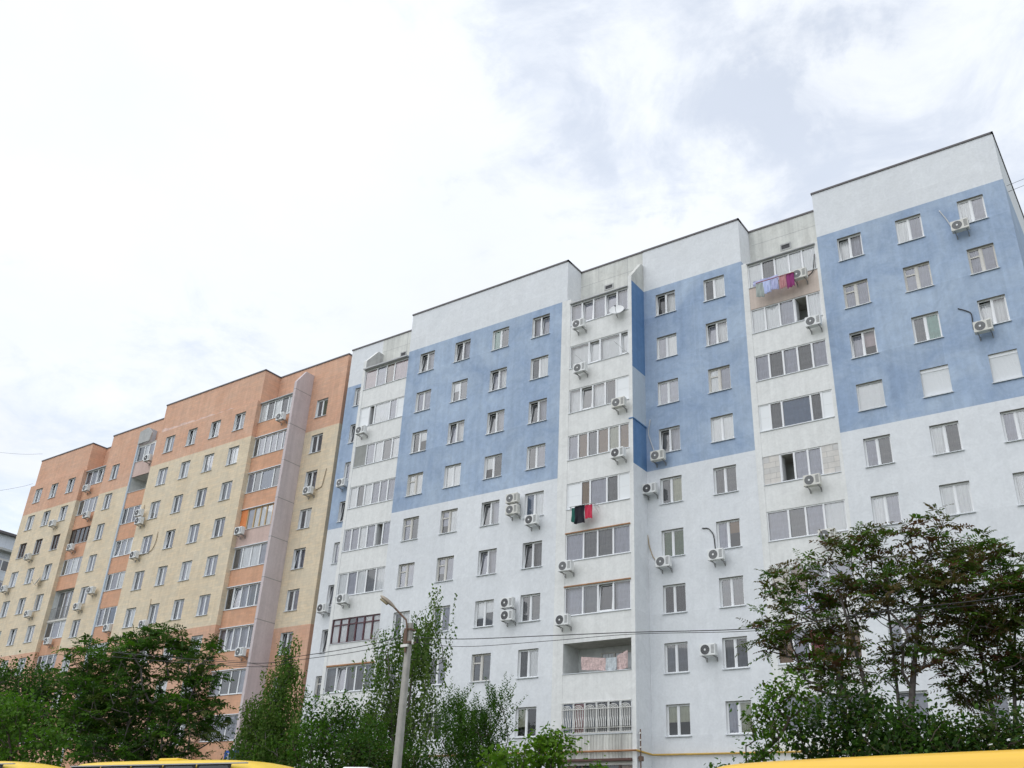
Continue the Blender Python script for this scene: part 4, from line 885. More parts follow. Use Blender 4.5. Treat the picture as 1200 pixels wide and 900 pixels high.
    ws = MB(); ws.poly([(L / 2 - nose * .64 + .035, -hw * .78, H - .40), (L / 2 - nose * .64 + .035, hw * .78, H - .40), (L / 2 - nose * .27 + .05, hw * .84, H * .62), (L / 2 - nose * .27 + .05, -hw * .84, H * .62)][::-1], 'bus_glass'); ws.build('windscreen', t)
    for nm, x in (('front_bumper', L / 2 + .01), ('rear_bumper', -L / 2 - .01)): bb = MB(); bb.box(x - .09, x + .09, -hw * .88, hw * .88, .36, .60, 'bus_grey'); bevel(bb.build(nm, t), .04, 2)
    hb_ = MB()
    if hatch:
        hb_.box(-.34, .34, -.3, .3, 0, .07, roofc)
        bevel(hb_.build('roof_hatch', t, (-L * .12, 0, H - .005)), .03, 2)
    dr = MB(); 
    dr.box(-.42, .42, -.012, .012, 0, H * .70, body); dr.box(-.34, .34, -.02, -.012, H * .33, H * .66, 'bus_glass'); bevel(dr.build('door', t, (L / 2 - nose - .95 - .2, -hw - .004, .42)), .008, 1)
    return t
def park(t, x, y, rz, dz=0): t.location = (x, y, gz(y) + dz + .008); t.rotation_euler = (0, 0, rz); return t
BG = 'minibuses parked along the road'
bus = make_bus(7.3, 2.25, 2.90, 'bus_yellow', 'bus_yellow', 'yellow minibus below the party wall, rear end and window row in view', BG)
park(bus, -19.55, 15.1, R_(2.0), -.06)
b2 = copy_tree(bus); park(b2, -28.35, 14.9, R_(3), .06); b2['label'] = 'yellow minibus at the left edge, only its sloping nose and roof corner visible'
b3 = make_bus(8.6, 2.3, 2.58, 'bus_yellow', 'bus_orange', 'orange yellow bus roof in front of the reddish tree', BG, gt=.31, hatch=False); park(b3, -2.7, 15.45, R_(-11), .09)
b4 = make_bus(5.6, 2.0, 2.90, 'bus_red', 'bus_white', 'red minibus with a white roof behind the gap right of the yellow minibus', BG); park(b4, -16.1, 17.6, R_(12), -.11)
b5 = make_bus(5.2, 1.95, 2.84, 'bus_black', 'bus_black', 'black van parked in the dark under the reddish tree', BG, name='parked_van', cat='van'); park(b5, -4.6, 18.75, R_(2))

# ------------------------------------------------------------------ lamp post and overhead wires
lp = empty('street_lamp', (-19.75, 22.0, gz(22)), 0, 'concrete lamp post with a single weathered lamp head in front of the birch', 'street lamp')
HT = 9.72 - 1.6 - gz(22) + .16
b = MB()
def ringpole(z0, z1, w0, w1):
    i = len(b.v)
    for z, w in ((z0, w0), (z1, w1)):
        c = w * .28
        for x, y in ((-w + c, -w), (w - c, -w), (w, -w + c), (w, w - c), (w - c, w), (-w + c, w), (-w, w - c), (-w, -w + c)): b.v.append((x, y, z))
    for j in range(8): q = (j + 1) % 8; b.f.append((i + j, i + q, i + 8 + q, i + 8 + j)); b.mi.append(b.m('pole_concrete'))
    b.f.append(tuple(i + 8 + j for j in range(8))); b.mi.append(b.m('pole_concrete'))
ringpole(0, HT, .125, .078); b.build('pole', lp)
b = MB(); b.box(-.125, .125, -.125, .125, HT - .62, HT - .56, 'rust_steel'); b.box(-.12, .12, -.12, .12, HT - .22, HT - .17, 'rust_steel'); b.box(-.12, -.05, -.13, -.10, HT - .56, HT - .2, 'rust_steel'); b.build('clamp_band', lp)
b = MB(); b.box(-.17, .10, -.17, -.11, HT - .74, HT - .66, 'porcelain'); b.build('junction_box', lp)
b = MB(); b.tube([(0.0, -.12, HT - .9), (-.02, -.13, HT - .1), (-.06, -.15, HT + .08), (-.42, -.36, HT + .46)], .03, 'rust_steel', 8); b.build('arm', lp)
b = MB(); b.smooth = True; ax = Vector((-.62, -.40, .55)).normalized(); up = Vector((-.4, -.3, .86)); up = (up - ax * up.dot(ax)).normalized(); sd = ax.cross(up); o0 = Vector((-.38, -.335, HT + .42)); nn = 14
prof = [(0, .035, .04), (.10, .06, .065), (.22, .085, .085), (.34, .115, .10), (.50, .135, .10), (.66, .12, .075), (.76, .07, .04), (.79, .012, .01)]
for s, w_, h_ in prof:
    for j in range(nn): a = 2 * math.pi * j / nn; b.v.append(tuple(o0 + ax * s * .8 + sd * (w_ * .85 * math.cos(a)) + up * (h_ * .85 * math.sin(a) * (1 if math.sin(a) > 0 else .45))))
for a in range(len(prof) - 1):
    for j in range(nn): q = (j + 1) % nn; b.f.append((a * nn + j, a * nn + q, (a + 1) * nn + q, (a + 1) * nn + j)); b.mi.append(b.m('lamp_metal'))
lh = b.build('lamp_head', lp)
b = MB(); b.smooth = True
for s, w_ in ((.36, .07), (.46, .105), (.60, .10), (.70, .06)):
    for j in range(nn): a = 2 * math.pi * j / nn; b.v.append(tuple(o0 + ax * s * .8 + sd * (w_ * .85 * math.cos(a)) + up * (-.03 + .07 * min(0, math.sin(a)))))
for a in range(3):
    for j in range(nn): q = (j + 1) % nn; b.f.append((a * nn + j, a * nn + q, (a + 1) * nn + q, (a + 1) * nn + j)); b.mi.append(b.m('lamp_lens'))
b.build('lens', lh)
for sx, sz in ((.16, -.62), (-.16, -.66), (.34, -.60)): 
    b = MB(); b.tube([(.05 if sx > 0 else -.05, 0, HT + sz), (sx, 0, HT + sz)], .014, 'rust_steel', 5); b.tube([(sx, 0, HT + sz - .03), (sx, 0, HT + sz + .11)], .035, 'porcelain' if sx < .3 else 'rubber', 8); b.build('insulator', lp)
def wire(pts, label, r=.013, group='overhead wires'):
    # catenary-like smoothing through the points
    P = [Vector(p) for p in pts]; Q = []
    for i in range(len(P) - 1):
        p0 = P[max(i - 1, 0)]; p1 = P[i]; p2 = P[i + 1]; p3 = P[min(i + 2, len(P) - 1)]
        for k in range(8):
            t_ = k / 8; Q.append(.5 * ((2 * p1) + (p2 - p0) * t_ + (2 * p0 - 5 * p1 + 4 * p2 - p3) * t_ ** 2 + (-p0 + 3 * p1 - 3 * p2 + p3) * t_ ** 3))
    Q.append(P[-1]); b = MB(); b.smooth = True; b.tube(Q, r, 'wire_black', 5); return tag(b.build('overhead_wire'), label, 'wire', group)
wire([(-19.6, 22, 7.86), (-17.74, 22, 7.63), (-14.75, 22, 7.46), (-12.1, 22, 7.315), (-8.85, 22, 7.105), (-6.98, 22, 7.16), (-5.09, 22, 7.22), (-2.87, 22, 7.27), (3, 22, 7.7), (14, 22, 8.8)], 'thick dark wire from the lamp post to the right across the white wall', .012)
wire([(-19.6, 22.1, 7.72), (-17.7, 22.1, 7.43), (-14.8, 22.1, 7.34), (-12.1, 22.1, 7.29), (-8.85, 22.1, 7.075), (-6.98, 22.1, 7.13), (-5.09, 22.1, 7.17), (-2.87, 22.1, 7.2), (3, 22.1, 7.6), (14, 22.1, 8.7)], 'thinner wire running just under the thick wire right of the lamp post', .008)
def opos(u, off, z): return tuple(Matrix.Translation(ob.location) @ Matrix.Rotation(-TH, 4, 'Z') @ Vector(O.c(-u, off, z)))
e1 = opos(3.5, -1.52, 11.06); 
wire([(-19.9, 22, 7.9), (-21.85, 22.0, 7.745), (-24.4, 22.0, 7.66), (-27.04, 22.0, 7.62), (-40, 25, 9.6), (-49.5, 40.3, 12.7)], 'upper of two wires from the lamp post leftwards to the orange block', .012)
wire([(-19.9, 22, 7.75), (-21.85, 22.0, 7.60), (-24.4, 22.0, 7.54), (-27.04, 22.0, 7.50), (-40, 25, 9.4), (-49.5, 40.3, 12.5)], 'lower of two wires from the lamp post leftwards to the orange block', .010)
wire([opos(41.3, 0, 33.84), opos(50.3, 0, 35.9), opos(80, 0, 44)], 'faint wire in the sky from the left end roof of the orange block', .011)
wire([opos(41.5, 0, 30.82), opos(47.7, 0, 31.27), opos(80, 0, 34.5)], 'faint lower wire in the sky left of the orange block', .011)
for (za, zb_, lb) in ((32.35, 32.42, 'upper faint wire in the sky at the right end of the white roof'), (31.98, 32.06, 'lower faint wire in the sky at the right end of the white roof')):
    wire([(-2.7, 43, za), (-2.05, 43, zb_), (10, 43, zb_ + 1.4)], lb, .009)

# ------------------------------------------------------------------ trees
leaf('leaf_bright', (.075, .165, .014)); leaf('leaf_bright_light', (.115, .21, .018)); leaf('leaf_mid', (.058, .128, .019)); leaf('leaf_mid_light', (.092, .17, .024)); leaf('leaf_dark', (.040, .092, .017)); leaf('leaf_deep', (.026, .056, .014))
leaf('leaf_birch', (.078, .138, .028)); leaf('leaf_birch_light', (.12, .185, .04)); leaf('leaf_red', (.115, .055, .034)); leaf('leaf_bronze', (.105, .078, .032)); leaf('leaf_olive', (.070, .095, .022)); leaf('leaf_willow', (.105, .15, .055))
def tree(name, label, base, lobes, n_clump, style, mats, bark, seed, stems=1, r_tip=.012, trunk_to=.5, lsize=.12, per=14, cl=.45, depth=.85, r_pow=.42, group=None, lean=.18, bare=()):
    rs = np.random.RandomState(seed); bx, by, bz = base[0], base[1], gz(base[1]) - .05
    vol = np.array([l[3] * l[4] * (l[3] * depth) for l in lobes]) ** .75; pick = rs.choice(len(lobes), n_clump, p=vol / vol.sum())
    C = []
    for i in pick:
        x, y, z, rx, rz = lobes[i]; d = rs.normal(size=3); d /= np.linalg.norm(d); r = rs.rand() ** (1 / 2.3)
        C.append((x + d[0] * r * rx, y + d[1] * r * max(rx * depth, .3), z + d[2] * r * rz))
    C = np.array(C); zmin, zmax = C[:, 2].min(), C[:, 2].max(); cx, cy = C[:, 0].mean(), C[:, 1].mean()
    nodes = []; par = []; plen = []
    def add(p, pa): nodes.append(np.array(p, float)); par.append(pa); plen.append(0 if pa < 0 else plen[pa] + np.linalg.norm(nodes[-1] - nodes[pa])); return len(nodes) - 1
    for s in range(stems):
        sx = bx + (rs.rand() - .5) * (.25 if stems > 1 else 0) * 2; sy = by + (rs.rand() - .5) * .4 * (stems > 1)
        if stems > 1:
            tgt = C[rs.choice(len(C), 12)]; tx, ty = tgt[:, 0].mean() + (s - (stems - 1) / 2) * 1.1, tgt[:, 1].mean() + (rs.rand() - .5) * .8
        else: tx, ty = cx, cy
        top = bz + (zmin - bz) + (zmax - zmin) * trunk_to * (.8 + .3 * rs.rand() if stems > 1 else 1); k = max(5, int((top - bz) / .35)); pa = -1; ph = rs.rand() * 6
        for q in range(k + 1):
            f = q / k; g = f ** 1.4
            pa = add((sx + (tx - sx) * g * .85 + .07 * math.sin(4 * f + ph), sy + (ty - sy) * g * .85 + .05 * math.cos(5 * f + ph), bz + (top - bz) * f), pa)
    order = np.argsort(np.linalg.norm((C - np.array([bx, by, zmin])) * [1, 1, .8], axis=1)); tips = []
    for i in order:
        c = C[i]; N = np.array(nodes); d = np.linalg.norm(N - c, axis=1); up_pen = np.maximum(0, N[:, 2] - c[2] + .1) * 1.2; low = np.where(N[:, 2] < bz + (zmin - bz) * .55, 3, 0)
        cost = d + up_pen + .12 * np.array(plen) + low; j = int(np.argmin(cost)); a = nodes[j]; L = np.linalg.norm(c - a); k = max(2, int(L / .28)); pa = j
        mid = (a + c) / 2 + np.array([0, 0, -.10 * L if c[2] > a[2] else .12 * L]) + rs.normal(size=3) * .05 * L
        if style in ('droop',): mid = (a + c) / 2 + np.array([0, 0, .22 * L])
        for q in range(1, k + 1):
            f = q / k; p = a * (1 - f) ** 2 + mid * 2 * f * (1 - f) + c * f * f; pa = add(p, pa)
        tips.append((pa, i))
    n = len(nodes); wgt = np.zeros(n); 
    for t, _ in tips: wgt[t] += 1
    for k in range(n - 1, -1, -1):
        if par[k] >= 0: wgt[par[k]] += wgt[k]
    rad = r_tip * np.maximum(wgt, .6) ** r_pow
    root = empty(name, (bx, by, bz), 0, label, 'tree' if 'bush' not in name and 'shrub' not in name else 'bush', group); O_ = np.array([bx, by, bz])
    V = []; Fc = []; NS = 6
    dirs = [None] * n
    for k in range(n):
        if par[k] < 0: continue
        a, c = nodes[par[k]] - O_, nodes[k] - O_; t = c - a; ln = np.linalg.norm(t)
        if ln < 1e-5: continue
        t /= ln; ra, rc = min(rad[par[k]], rad[k] * 1.25), rad[k]
        if par[par[k]] < 0: ra = rad[k] * 1.35
        u = np.cross(t, [0, 0, 1.0] if abs(t[2]) < .95 else [1.0, 0, 0]); u /= np.linalg.norm(u); w = np.cross(t, u); ns = NS if rc > .03 else 4; i0 = len(V)
        for (p, r) in ((a - t * ra * .3, ra), (c, rc)):
            for j in range(ns): an = 2 * math.pi * j / ns; V.append(p + (u * math.cos(an) + w * math.sin(an)) * r)
        for j in range(ns): q = (j + 1) % ns; Fc.append((i0 + j, i0 + q, i0 + ns + q, i0 + ns + j))
    me = bpy.data.meshes.new('trunk'); me.from_pydata([tuple(v) for v in V], [], Fc); me.materials.append(MATS[bark]); me.polygons.foreach_set('use_smooth', [True] * len(Fc)); me.update(); link(me, 'trunk', root)
    # leaves: base point, direction, sideways, length, width, material
    B = []; D = []; S = []; LL = []; WW = []; MI = []
    def put(p, d, up, l, w, m):
        d = d / (np.linalg.norm(d) + 1e-9); s = np.cross(d, up); s /= (np.linalg.norm(s) + 1e-9); B.append(p); D.append(d); S.append(s); LL.append(l); WW.append(w); MI.append(m)
    nm = len(mats)
    for t, i in tips:
        c = C[i]; tone = int(rs.choice(nm)); par_d = nodes[t] - nodes[par[t]]; par_d = par_d / (np.linalg.norm(par_d) + 1e-9)
        def mat(): return tone if rs.rand() < .68 else int(rs.choice(nm))
        if style == 'broad':
            for _ in range(per):
                p = c + rs.normal(size=3) * cl * np.array([.55, .55, .38]); up = np.array([0, 0, 1.0]) + rs.normal(size=3) * .45; d = (p - c) + rs.normal(size=3) * .25 + np.array([0, 0, -.12]); l = lsize * (.5 + .9 * rs.rand()); put(p, d, up, l, l * (.55 + .25 * rs.rand()), mat())
        elif style == 'pinnate':
            k = per; a0 = rs.rand() * 6.28
            for q in range(k):
                an = a0 + q * 2.4; d = np.array([math.cos(an), math.sin(an), 1.3 * rs.rand() - .45]) + par_d * .5; d /= np.linalg.norm(d); L = cl * (.45 + 1.0 * rs.rand()); up = np.array([0, 0, 1.0]) + rs.normal(size=3) * .55; m = mat(); side = np.cross(d, up); side /= np.linalg.norm(side)
                npairs = int(rs.choice([3, 4, 5, 6]))
                for h in range(npairs):
                    f = (h + 1.2) / (npairs + .4); p = c + d * L * f + np.array([0, 0, -.28 * L * f * f])
                    for sg in (-1, 1):
                        dd = side * sg + d * .55 + np.array([0, 0, -.30]); l = lsize * (.6 + .7 * rs.rand()) * (1.05 - .35 * f); put(p, dd, up + rs.normal(size=3) * .25, l, l * .40, m if rs.rand() < .8 else mat())
                put(c + d * L + np.array([0, 0, -.28 * L]), d + np.array([0, 0, -.5]), up, lsize, lsize * .4, m)
        elif style == 'droop':
            for q in range(per):
                st = c + rs.normal(size=3) * cl * np.array([.4, .4, .25]); L = .45 + .75 * rs.rand(); sw = rs.normal(size=3) * .16; m = mat(); k = int(L / .055)
                for h in range(k):
                    f = h / k; p = st + np.array([sw[0] * f * L, sw[1] * f * L, -L * f]) + rs.normal(size=3) * .03; d = rs.normal(size=3) * .6 + np.array([0, 0, -.8]); l = lsize * (.45 + .9 * rs.rand()); put(p, d, rs.normal(size=3), l, l * .62, m if rs.rand() < .7 else mat())
        elif style == 'shoots':
            for q in range(per):
                d0 = np.array([rs.normal() * .35, rs.normal() * .35, 1.0]); d0 /= np.linalg.norm(d0); L = cl * (.6 + .8 * rs.rand()); st = c + rs.normal(size=3) * .12; m = mat(); k = int(L / .045)
                for h in range(k):
                    p = st + d0 * L * h / k; an = h * 2.4; d = np.array([math.cos(an), math.sin(an), .75]); l = lsize * (.7 + .5 * rs.rand()) * (1.1 - .4 * h / k); put(p, d, np.array([0, 0, 1.0]) + rs.normal(size=3) * .3, l, l * .40, m)
    B, D, S = np.array(B) - O_, np.array(D), np.array(S); LL = np.array(LL)[:, None]; WW = np.array(WW)[:, None]; NN = np.cross(S, D); m_ = len(B)
    P = np.empty((m_, 6, 3)); fold = .16 * WW * NN; tipd = D * LL + NN * LL * -.10
    P[:, 0] = B; P[:, 1] = B + D * LL * .35 + S * WW * .46 + fold; P[:, 2] = B + D * LL * .70 + S * WW * .36 + fold * .8; P[:, 3] = B + tipd; P[:, 4] = B + D * LL * .70 - S * WW * .36 + fold * .8; P[:, 5] = B + D * LL * .35 - S * WW * .46 + fold
    me = bpy.data.meshes.new('crown'); me.vertices.add(m_ * 6); me.vertices.foreach_set('co', P.ravel()); me.loops.add(m_ * 8); me.polygons.add(m_ * 2)
    idx = np.arange(m_)[:, None] * 6 + np.array([[0, 1, 2, 3, 0, 3, 4, 5]]); me.loops.foreach_set('vertex_index', idx.ravel().astype(np.int32)); me.polygons.foreach_set('loop_start', np.arange(m_ * 2, dtype=np.int32) * 4)
    for q in mats: me.materials.append(MATS[q])
    me.polygons.foreach_set('material_index', np.repeat(np.array(MI, np.int32), 2)); me.update(calc_edges=True); me.validate(); link(me, 'crown', root)
    return root
CAM = (36.6530,27.1284,3.0439)
GT = 'trees in front of the blocks'
tree('leafy_tree', 'reddish leaved tree with open branching at the right, in front of the white wall', (-6.05, 23), [(-7.74, 23.0, 8.3, 1.05, 0.72), (-6.21, 23.0, 8.96, 1.03, 0.56), (-4.71, 23.0, 9.09, 0.76, 0.62), (-8.75, 23.0, 7.14, 0.6, 0.74), (-7.55, 23.0, 7.13, 1.23, 0.88), (-5.73, 23.0, 7.96, 1.4, 0.86), (-4.5, 23.0, 8.01, 0.87, 0.84), (-7.0, 23.0, 6.2, 1.4, 0.55), (-5.1, 23.0, 6.6, 1.0, 0.6), (-4.0, 23.2, 7.6, .8, .9)],
     500, 'pinnate', ['leaf_bronze', 'leaf_olive', 'leaf_mid', 'leaf_olive', 'leaf_mid_light', 'leaf_bronze', 'leaf_red'], 'bark_grey', 3, stems=4, trunk_to=.55, lsize=.125, per=5, cl=.31, group=GT, r_tip=.0066, r_pow=.44)
tree('leafy_tree', 'bronze leaved tree cut off by the right edge of the photo', (-4.1, 24), [(-3.88, 24.0, 8.7, 0.84, 0.6), (-3.05, 24.0, 7.91, 0.8, 0.85), (-4.13, 24.0, 7.13, 0.98, 0.8), (-3.2, 24.0, 6.4, 0.95, 0.97), (-4.36, 24.0, 5.8, 0.95, 0.7), (-2.6, 24.0, 7.3, .8, 1.3)],
     360, 'pinnate', ['leaf_bronze', 'leaf_olive', 'leaf_red', 'leaf_mid', 'leaf_olive', 'leaf_mid_light'], 'bark_grey', 8, stems=3, trunk_to=.6, lsize=.125, per=5, cl=.31, group=GT, r_tip=.0066, r_pow=.44)
tree('dark_bush', 'wide dark green bush under the reddish tree', (-5.9, 21.2), [(-7.0, 21.3, 4.6, 0.9, 0.74), (-5.68, 21.3, 4.55, 1.04, 0.61), (-4.56, 21.3, 4.35, 1.0, 0.52), (-3.4, 21.3, 4.38, 0.85, 0.55), (-6.3, 21.3, 5.1, 0.8, 0.40), (-5.6, 21.3, 3.4, 2.4, .6), (-5.4, 21.6, 4.0, 2.2, .5)],
     600, 'broad', ['leaf_deep', 'leaf_dark', 'leaf_olive', 'leaf_deep', 'leaf_mid'], 'bark_brown', 13, stems=4, trunk_to=.3, lsize=.10, per=30, cl=.34, r_tip=.008)
tree('green_bush', 'light green bush at the left foot of the reddish tree', (-7.75, 20.6), [(-7.81, 20.0, 4.68, 0.46, 0.73), (-7.3, 20.0, 5.16, 0.5, 0.42), (-8.1, 20.0, 4.1, 0.35, 0.29), (-7.7, 20, 3.3, .5, .5)],
     95, 'broad', ['leaf_bright', 'leaf_mid_light', 'leaf_bright_light', 'leaf_olive', 'leaf_mid'], 'bark_brown', 17, stems=3, trunk_to=.3, lsize=.095, per=22, cl=.24, r_tip=.007)
tree('birch_tree', 'weeping birch with hanging strands behind the lamp post', (-23.9, 27), [(-23.14, 27.0, 9.96, 0.62, 1.0), (-23.34, 27.0, 8.99, 0.9, 1.2), (-25.45, 27.0, 8.9, 0.6, 1.2), (-24.38, 27.0, 7.5, 1.43, 1.2), (-24.8, 27.0, 6.2, 1.69, 1.2), (-23.1, 27.0, 6.5, .7, 1.2), (-25.0, 27.0, 10.5, 0.2, 0.3), (-24.2, 27, 9.3, .9, .8), (-22.9, 27, 10.9, .35, .5)],
     230, 'droop', ['leaf_birch', 'leaf_birch_light', 'leaf_birch_light', 'leaf_mid', 'leaf_willow'], 'bark_grey', 23, stems=2, trunk_to=.75, lsize=.11, per=4, cl=.5, group=GT, r_tip=.006, r_pow=.48)
tree('birch_tree', 'narrow upright birch before the pinkish party wall', (-31.9, 28), [(-31.94, 28.0, 9.6, 0.38, 0.85), (-31.85, 28.0, 8.4, 0.9, 1.0), (-32.12, 28.0, 7.0, 1.5, 1.16), (-32.25, 28.0, 5.66, 2.0, 0.95), (-32.1, 28, 4.3, 2.0, .7)],
     560, 'droop', ['leaf_birch', 'leaf_birch_light', 'leaf_bright', 'leaf_mid', 'leaf_birch_light'], 'bark_grey', 29, trunk_to=.9, lsize=.105, per=4, cl=.36, group=GT, r_tip=.006, r_pow=.45)
tree('leafy_tree', 'broad dark green tree with see-through gaps before the orange block', (-39.4, 27), [(-40.28, 27.0, 9.9, 2.3, 1.2), (-44.2, 27.0, 9.3, 2.4, 1.75), (-36.37, 27.0, 8.74, 1.3, 1.75), (-40.99, 27.0, 7.53, 2.93, 1.75), (-36.75, 27.0, 6.8, 2.02, 1.6), (-38.36, 27.0, 10.4, 0.9, 0.65), (-43.6, 27.0, 7.07, 2.2, 1.6), (-40, 27, 5.6, 3.5, .8)],
     760, 'pinnate', ['leaf_dark', 'leaf_mid', 'leaf_mid', 'leaf_bright', 'leaf_deep', 'leaf_olive'], 'bark_grey', 31, stems=4, trunk_to=.45, lsize=.20, per=6, cl=.46, group=GT, r_tip=.011)
tree('leafy_tree', 'dark green tree at the far left edge behind the bright bush', (-56, 30), [(-57.18, 30.0, 9.9, 2.6, 1.3), (-61.4, 30.0, 9.9, 2.57, 2.12), (-52.8, 30.0, 9.6, 1.7, 1.3), (-56, 30, 7.9, 4.6, 1.6)],
     450, 'broad', ['leaf_dark', 'leaf_deep', 'leaf_mid', 'leaf_dark'], 'bark_grey', 37, stems=2, trunk_to=.45, lsize=.17, per=36, cl=.65, group=GT)
tree('green_bush', 'bright green maple bush behind the leftmost yellow minibus', (-36.2, 20.7), [(-37.23, 20.0, 5.14, 1.5, 1.2), (-34.53, 20.0, 4.96, 0.98, 1.0), (-36.76, 20.0, 5.95, 1.35, 0.8), (-40.34, 20.0, 5.82, 2.02, 1.6), (-36.5, 20, 3.8, 2.4, .8)],
     300, 'broad', ['leaf_bright', 'leaf_mid', 'leaf_mid_light', 'leaf_bright', 'leaf_mid'], 'bark_brown', 41, stems=4, trunk_to=.4, lsize=.15, per=24, cl=.45, r_tip=.009)
tree('green_shrub', 'dense mid green shrub between the two birches', (-25.6, 25), [(-26.44, 25.0, 6.2, 0.6, 0.85), (-25.19, 25.0, 6.3, 0.7, 0.8), (-25.71, 25.0, 5.32, 1.42, 0.86), (-24.09, 25.0, 5.33, 0.87, 0.83), (-25.4, 25, 4.2, 1.6, .6)],
     300, 'broad', ['leaf_mid', 'leaf_dark', 'leaf_bright', 'leaf_mid'], 'bark_brown', 43, stems=4, trunk_to=.4, lsize=.11, per=24, cl=.36, r_tip=.008)
tree('green_shrub', 'upright spiky shrub right of the lamp post', (-19.2, 25), [(-20.32, 25.0, 5.7, 0.6, 0.85), (-18.52, 25.0, 6.0, 0.55, 0.8), (-19.35, 25.0, 5.2, 1.3, 0.75), (-18.31, 25.0, 6.6, 0.13, 0.2), (-19.9, 25.0, 6.2, 0.25, 0.3), (-19.2, 25, 4.3, 1.4, .6)],
     150, 'shoots', ['leaf_mid', 'leaf_dark', 'leaf_birch', 'leaf_mid'], 'bark_brown', 47, stems=5, trunk_to=.5, lsize=.12, per=5, cl=.66, r_tip=.006)
tree('green_bush', 'bright light green bush below the barred balcony', (-13.3, 20.6), [(-13.31, 20.0, 4.15, 0.8, 0.42), (-14.54, 20.0, 4.02, 0.7, 0.28), (-13.08, 20.0, 4.5, 0.42, 0.27), (-11.9, 20.0, 3.85, 0.3, 0.14), (-13.5, 20, 3.3, 1.1, .5)],
     170, 'broad', ['leaf_bright_light', 'leaf_bright', 'leaf_bright_light', 'leaf_mid_light'], 'bark_brown', 53, stems=4, trunk_to=.4, lsize=.115, per=20, cl=.24, r_tip=.007)
tree('green_bush', 'small leafy bush top between the shop front and the reddish tree', (-8.4, 20.5), [(-8.5, 19.0, 3.58, 0.36, 0.14), (-8.5, 19, 3.1, .4, .4)], 40, 'broad', ['leaf_mid', 'leaf_mid_light', 'leaf_dark'], 'bark_brown', 59, stems=3, trunk_to=.4, lsize=.09, per=16, cl=.16, r_tip=.006)
tree('dark_bush', 'low dark bush filling the gap behind the lamp post foot', (-22.6, 24.2), [(-22.9, 24.2, 4.7, 1.2, .6), (-21.3, 24.2, 4.5, 1.1, .5), (-23.6, 24.2, 5.1, .7, .5), (-22.3, 24.2, 3.8, 2.0, .7)],
     340, 'broad', ['leaf_dark', 'leaf_deep', 'leaf_mid', 'leaf_dark', 'leaf_olive'], 'bark_brown', 61, stems=4, trunk_to=.4, lsize=.11, per=24, cl=.36, r_tip=.008)

# ------------------------------------------------------------------ sky, light, camera
SUN_EL, SUN_AZ = R_(52), R_(205)       # sun behind the camera and to its left, veiled by cloud
wd = bpy.data.worlds.new('World'); scene.world = wd; wd.use_nodes = True; nt = wd.node_tree; nt.nodes.clear(); L = nt.links.new
out = nt.nodes.new('ShaderNodeOutputWorld')
sky = mk(nt, 'ShaderNodeTexSky'); sky.sky_type = 'NISHITA'; sky.sun_disc = False; sky.sun_elevation = SUN_EL; sky.sun_rotation = SUN_AZ; sky.air_density = 1.0; sky.dust_density = .2; sky.ozone_density = 0.0
bg1 = mk(nt, 'ShaderNodeBackground'); bg1.inputs[1].default_value = .15; L(sky.outputs[0], bg1.inputs[0])
tc = mk(nt, 'ShaderNodeTexCoord'); sp = mk(nt, 'ShaderNodeSeparateXYZ'); L(tc.outputs['Generated'], sp.inputs[0])
zc = mk(nt, 'ShaderNodeMath', operation='MAXIMUM'); zc.inputs[1].default_value = .06; L(sp.outputs[2], zc.inputs[0])
za = mk(nt, 'ShaderNodeMath', operation='ADD'); za.inputs[1].default_value = .12; L(zc.outputs[0], za.inputs[0])
dx = mk(nt, 'ShaderNodeMath', operation='DIVIDE'); L(sp.outputs[0], dx.inputs[0]); L(za.outputs[0], dx.inputs[1])
dy = mk(nt, 'ShaderNodeMath', operation='DIVIDE'); L(sp.outputs[1], dy.inputs[0]); L(za.outputs[0], dy.inputs[1])
cb = mk(nt, 'ShaderNodeCombineXYZ'); L(dx.outputs[0], cb.inputs[0]); L(dy.outputs[0], cb.inputs[1])
n1 = mk(nt, 'ShaderNodeTexNoise', ins={'Scale': 4.5, 'Detail': 11.0, 'Roughness': .66, 'Distortion': .55}); L(cb.outputs[0], n1.inputs['Vector'])
acc = n1.outputs['Fac']
nw = mk(nt, 'ShaderNodeTexNoise', ins={'Scale': 7.0, 'Detail': 8.0, 'Roughness': .62, 'Distortion': .3}); L(tc.outputs['Generated'], nw.inputs['Vector'])
w1 = mk(nt, 'ShaderNodeVectorMath', operation='SUBTRACT'); L(nw.outputs['Color'], w1.inputs[0]); w1.inputs[1].default_value = (.5, .5, .5)
w2 = mk(nt, 'ShaderNodeVectorMath', operation='SCALE'); L(w1.outputs[0], w2.inputs[0]); w2.inputs['Scale'].default_value = .42
w3 = mk(nt, 'ShaderNodeVectorMath', operation='ADD'); L(tc.outputs['Generated'], w3.inputs[0]); L(w2.outputs[0], w3.inputs[1])
w4 = mk(nt, 'ShaderNodeVectorMath', operation='NORMALIZE'); L(w3.outputs[0], w4.inputs[0])
def bump(direction, amount, tight):
    """thicker or thinner cloud around one direction of the sky"""
    global acc
    d = Vector(direction).normalized(); dot = mk(nt, 'ShaderNodeVectorMath', operation='DOT_PRODUCT'); L(w4.outputs[0], dot.inputs[0]); dot.inputs[1].default_value = d
    m = mk(nt, 'ShaderNodeMapRange', interpolation_type='SMOOTHSTEP', ins={'From Min': 1 - tight, 'From Max': 1.0, 'To Min': 0.0, 'To Max': amount}); L(dot.outputs['Value'], m.inputs['Value'])
    a = mk(nt, 'ShaderNodeMath', operation='ADD'); L(acc, a.inputs[0]); L(m.outputs[0], a.inputs[1]); acc = a.outputs[0]
bump((-.281, .66, .697), -.20, .012); bump((-.247, .736, .63), -.10, .006); bump((-.434, .587, .683), -.20, .010); bump((-.132, .765, .63), -.11, .012); bump((-.40, .534, .745), -.10, .012)
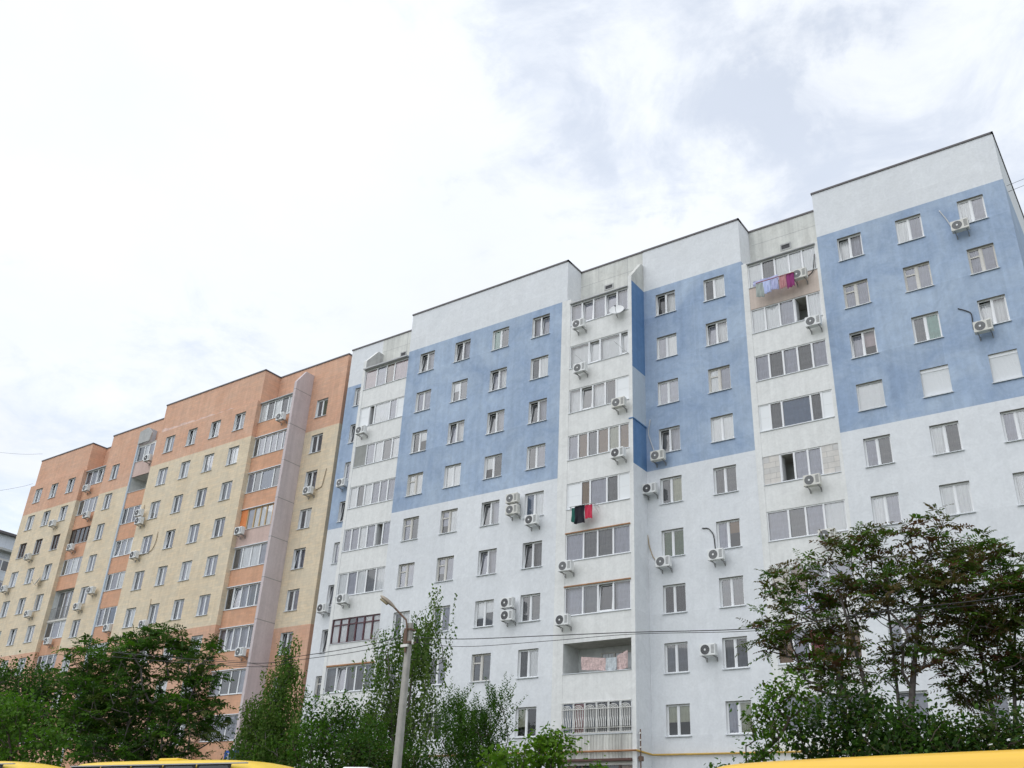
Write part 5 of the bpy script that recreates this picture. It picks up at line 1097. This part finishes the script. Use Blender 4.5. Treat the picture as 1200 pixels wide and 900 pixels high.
bump((-.483, .633, .605), .20, .05); bump((-.723, .292, .626), .16, .08); bump((-.786, .325, .526), .10, .04); bump((-.87, .39, .302), -.13, .05); bump((-.08, .70, .71), .08, .010)
cf = mk(nt, 'ShaderNodeMapRange', interpolation_type='SMOOTHSTEP', ins={'From Min': .22, 'From Max': .62, 'To Min': .66, 'To Max': 1.0}); L(acc, cf.inputs['Value'])
n2 = mk(nt, 'ShaderNodeTexNoise', ins={'Scale': 1.3, 'Detail': 7.0, 'Roughness': .55}); L(cb.outputs[0], n2.inputs['Vector'])
cs = mk(nt, 'ShaderNodeMapRange', ins={'From Min': .3, 'From Max': .7, 'To Min': .90, 'To Max': 1.04}); L(n2.outputs['Fac'], cs.inputs['Value'])
bg2 = mk(nt, 'ShaderNodeBackground'); bg2.inputs[0].default_value = (.735, .77, .825, 1); L(cs.outputs[0], bg2.inputs[1])
mx = mk(nt, 'ShaderNodeMixShader'); L(cf.outputs[0], mx.inputs[0]); L(bg1.outputs[0], mx.inputs[1]); L(bg2.outputs[0], mx.inputs[2]); L(mx.outputs[0], out.inputs[0])
sl = bpy.data.lights.new('sun', 'SUN'); sl.energy = 1.0; sl.angle = R_(80); sl.color = (1.0, .985, .97); so = bpy.data.objects.new('sun', sl); COL.objects.link(so)
sd_ = Vector((math.sin(SUN_AZ) * math.cos(SUN_EL), math.cos(SUN_AZ) * math.cos(SUN_EL), math.sin(SUN_EL))); so.rotation_euler = sd_.to_track_quat('Z', 'Y').to_euler(); so.location = sd_ * 100

cam = bpy.data.cameras.new('camera'); cam.sensor_width = 36; cam.lens = 1120.014 / 1200 * 36; cam.clip_end = 6000; co = bpy.data.objects.new('camera', cam); COL.objects.link(co)
ya, pi_, ro = R_(CAM[0]), R_(CAM[1]), R_(CAM[2])
fw = Vector((-math.sin(ya) * math.cos(pi_), math.cos(ya) * math.cos(pi_), math.sin(pi_))); rt = Vector((math.cos(ya), math.sin(ya), 0)); up = rt.cross(fw)
r2 = rt * math.cos(ro) + up * math.sin(ro); u2 = up * math.cos(ro) - rt * math.sin(ro)
M = Matrix((r2, u2, -fw)).transposed().to_4x4(); M.translation = (0, 0, EYE); co.matrix_world = M; scene.camera = co

scene.view_settings.view_transform = 'Standard'; scene.view_settings.look = 'None'; scene.view_settings.gamma = 1; scene.view_settings.use_curve_mapping = False; scene.view_settings.exposure = 0.45
scene.cycles.use_denoising = True; scene.cycles.max_bounces = 8; scene.cycles.transparent_max_bounces = 16; scene.cycles.sample_clamp_indirect = 4
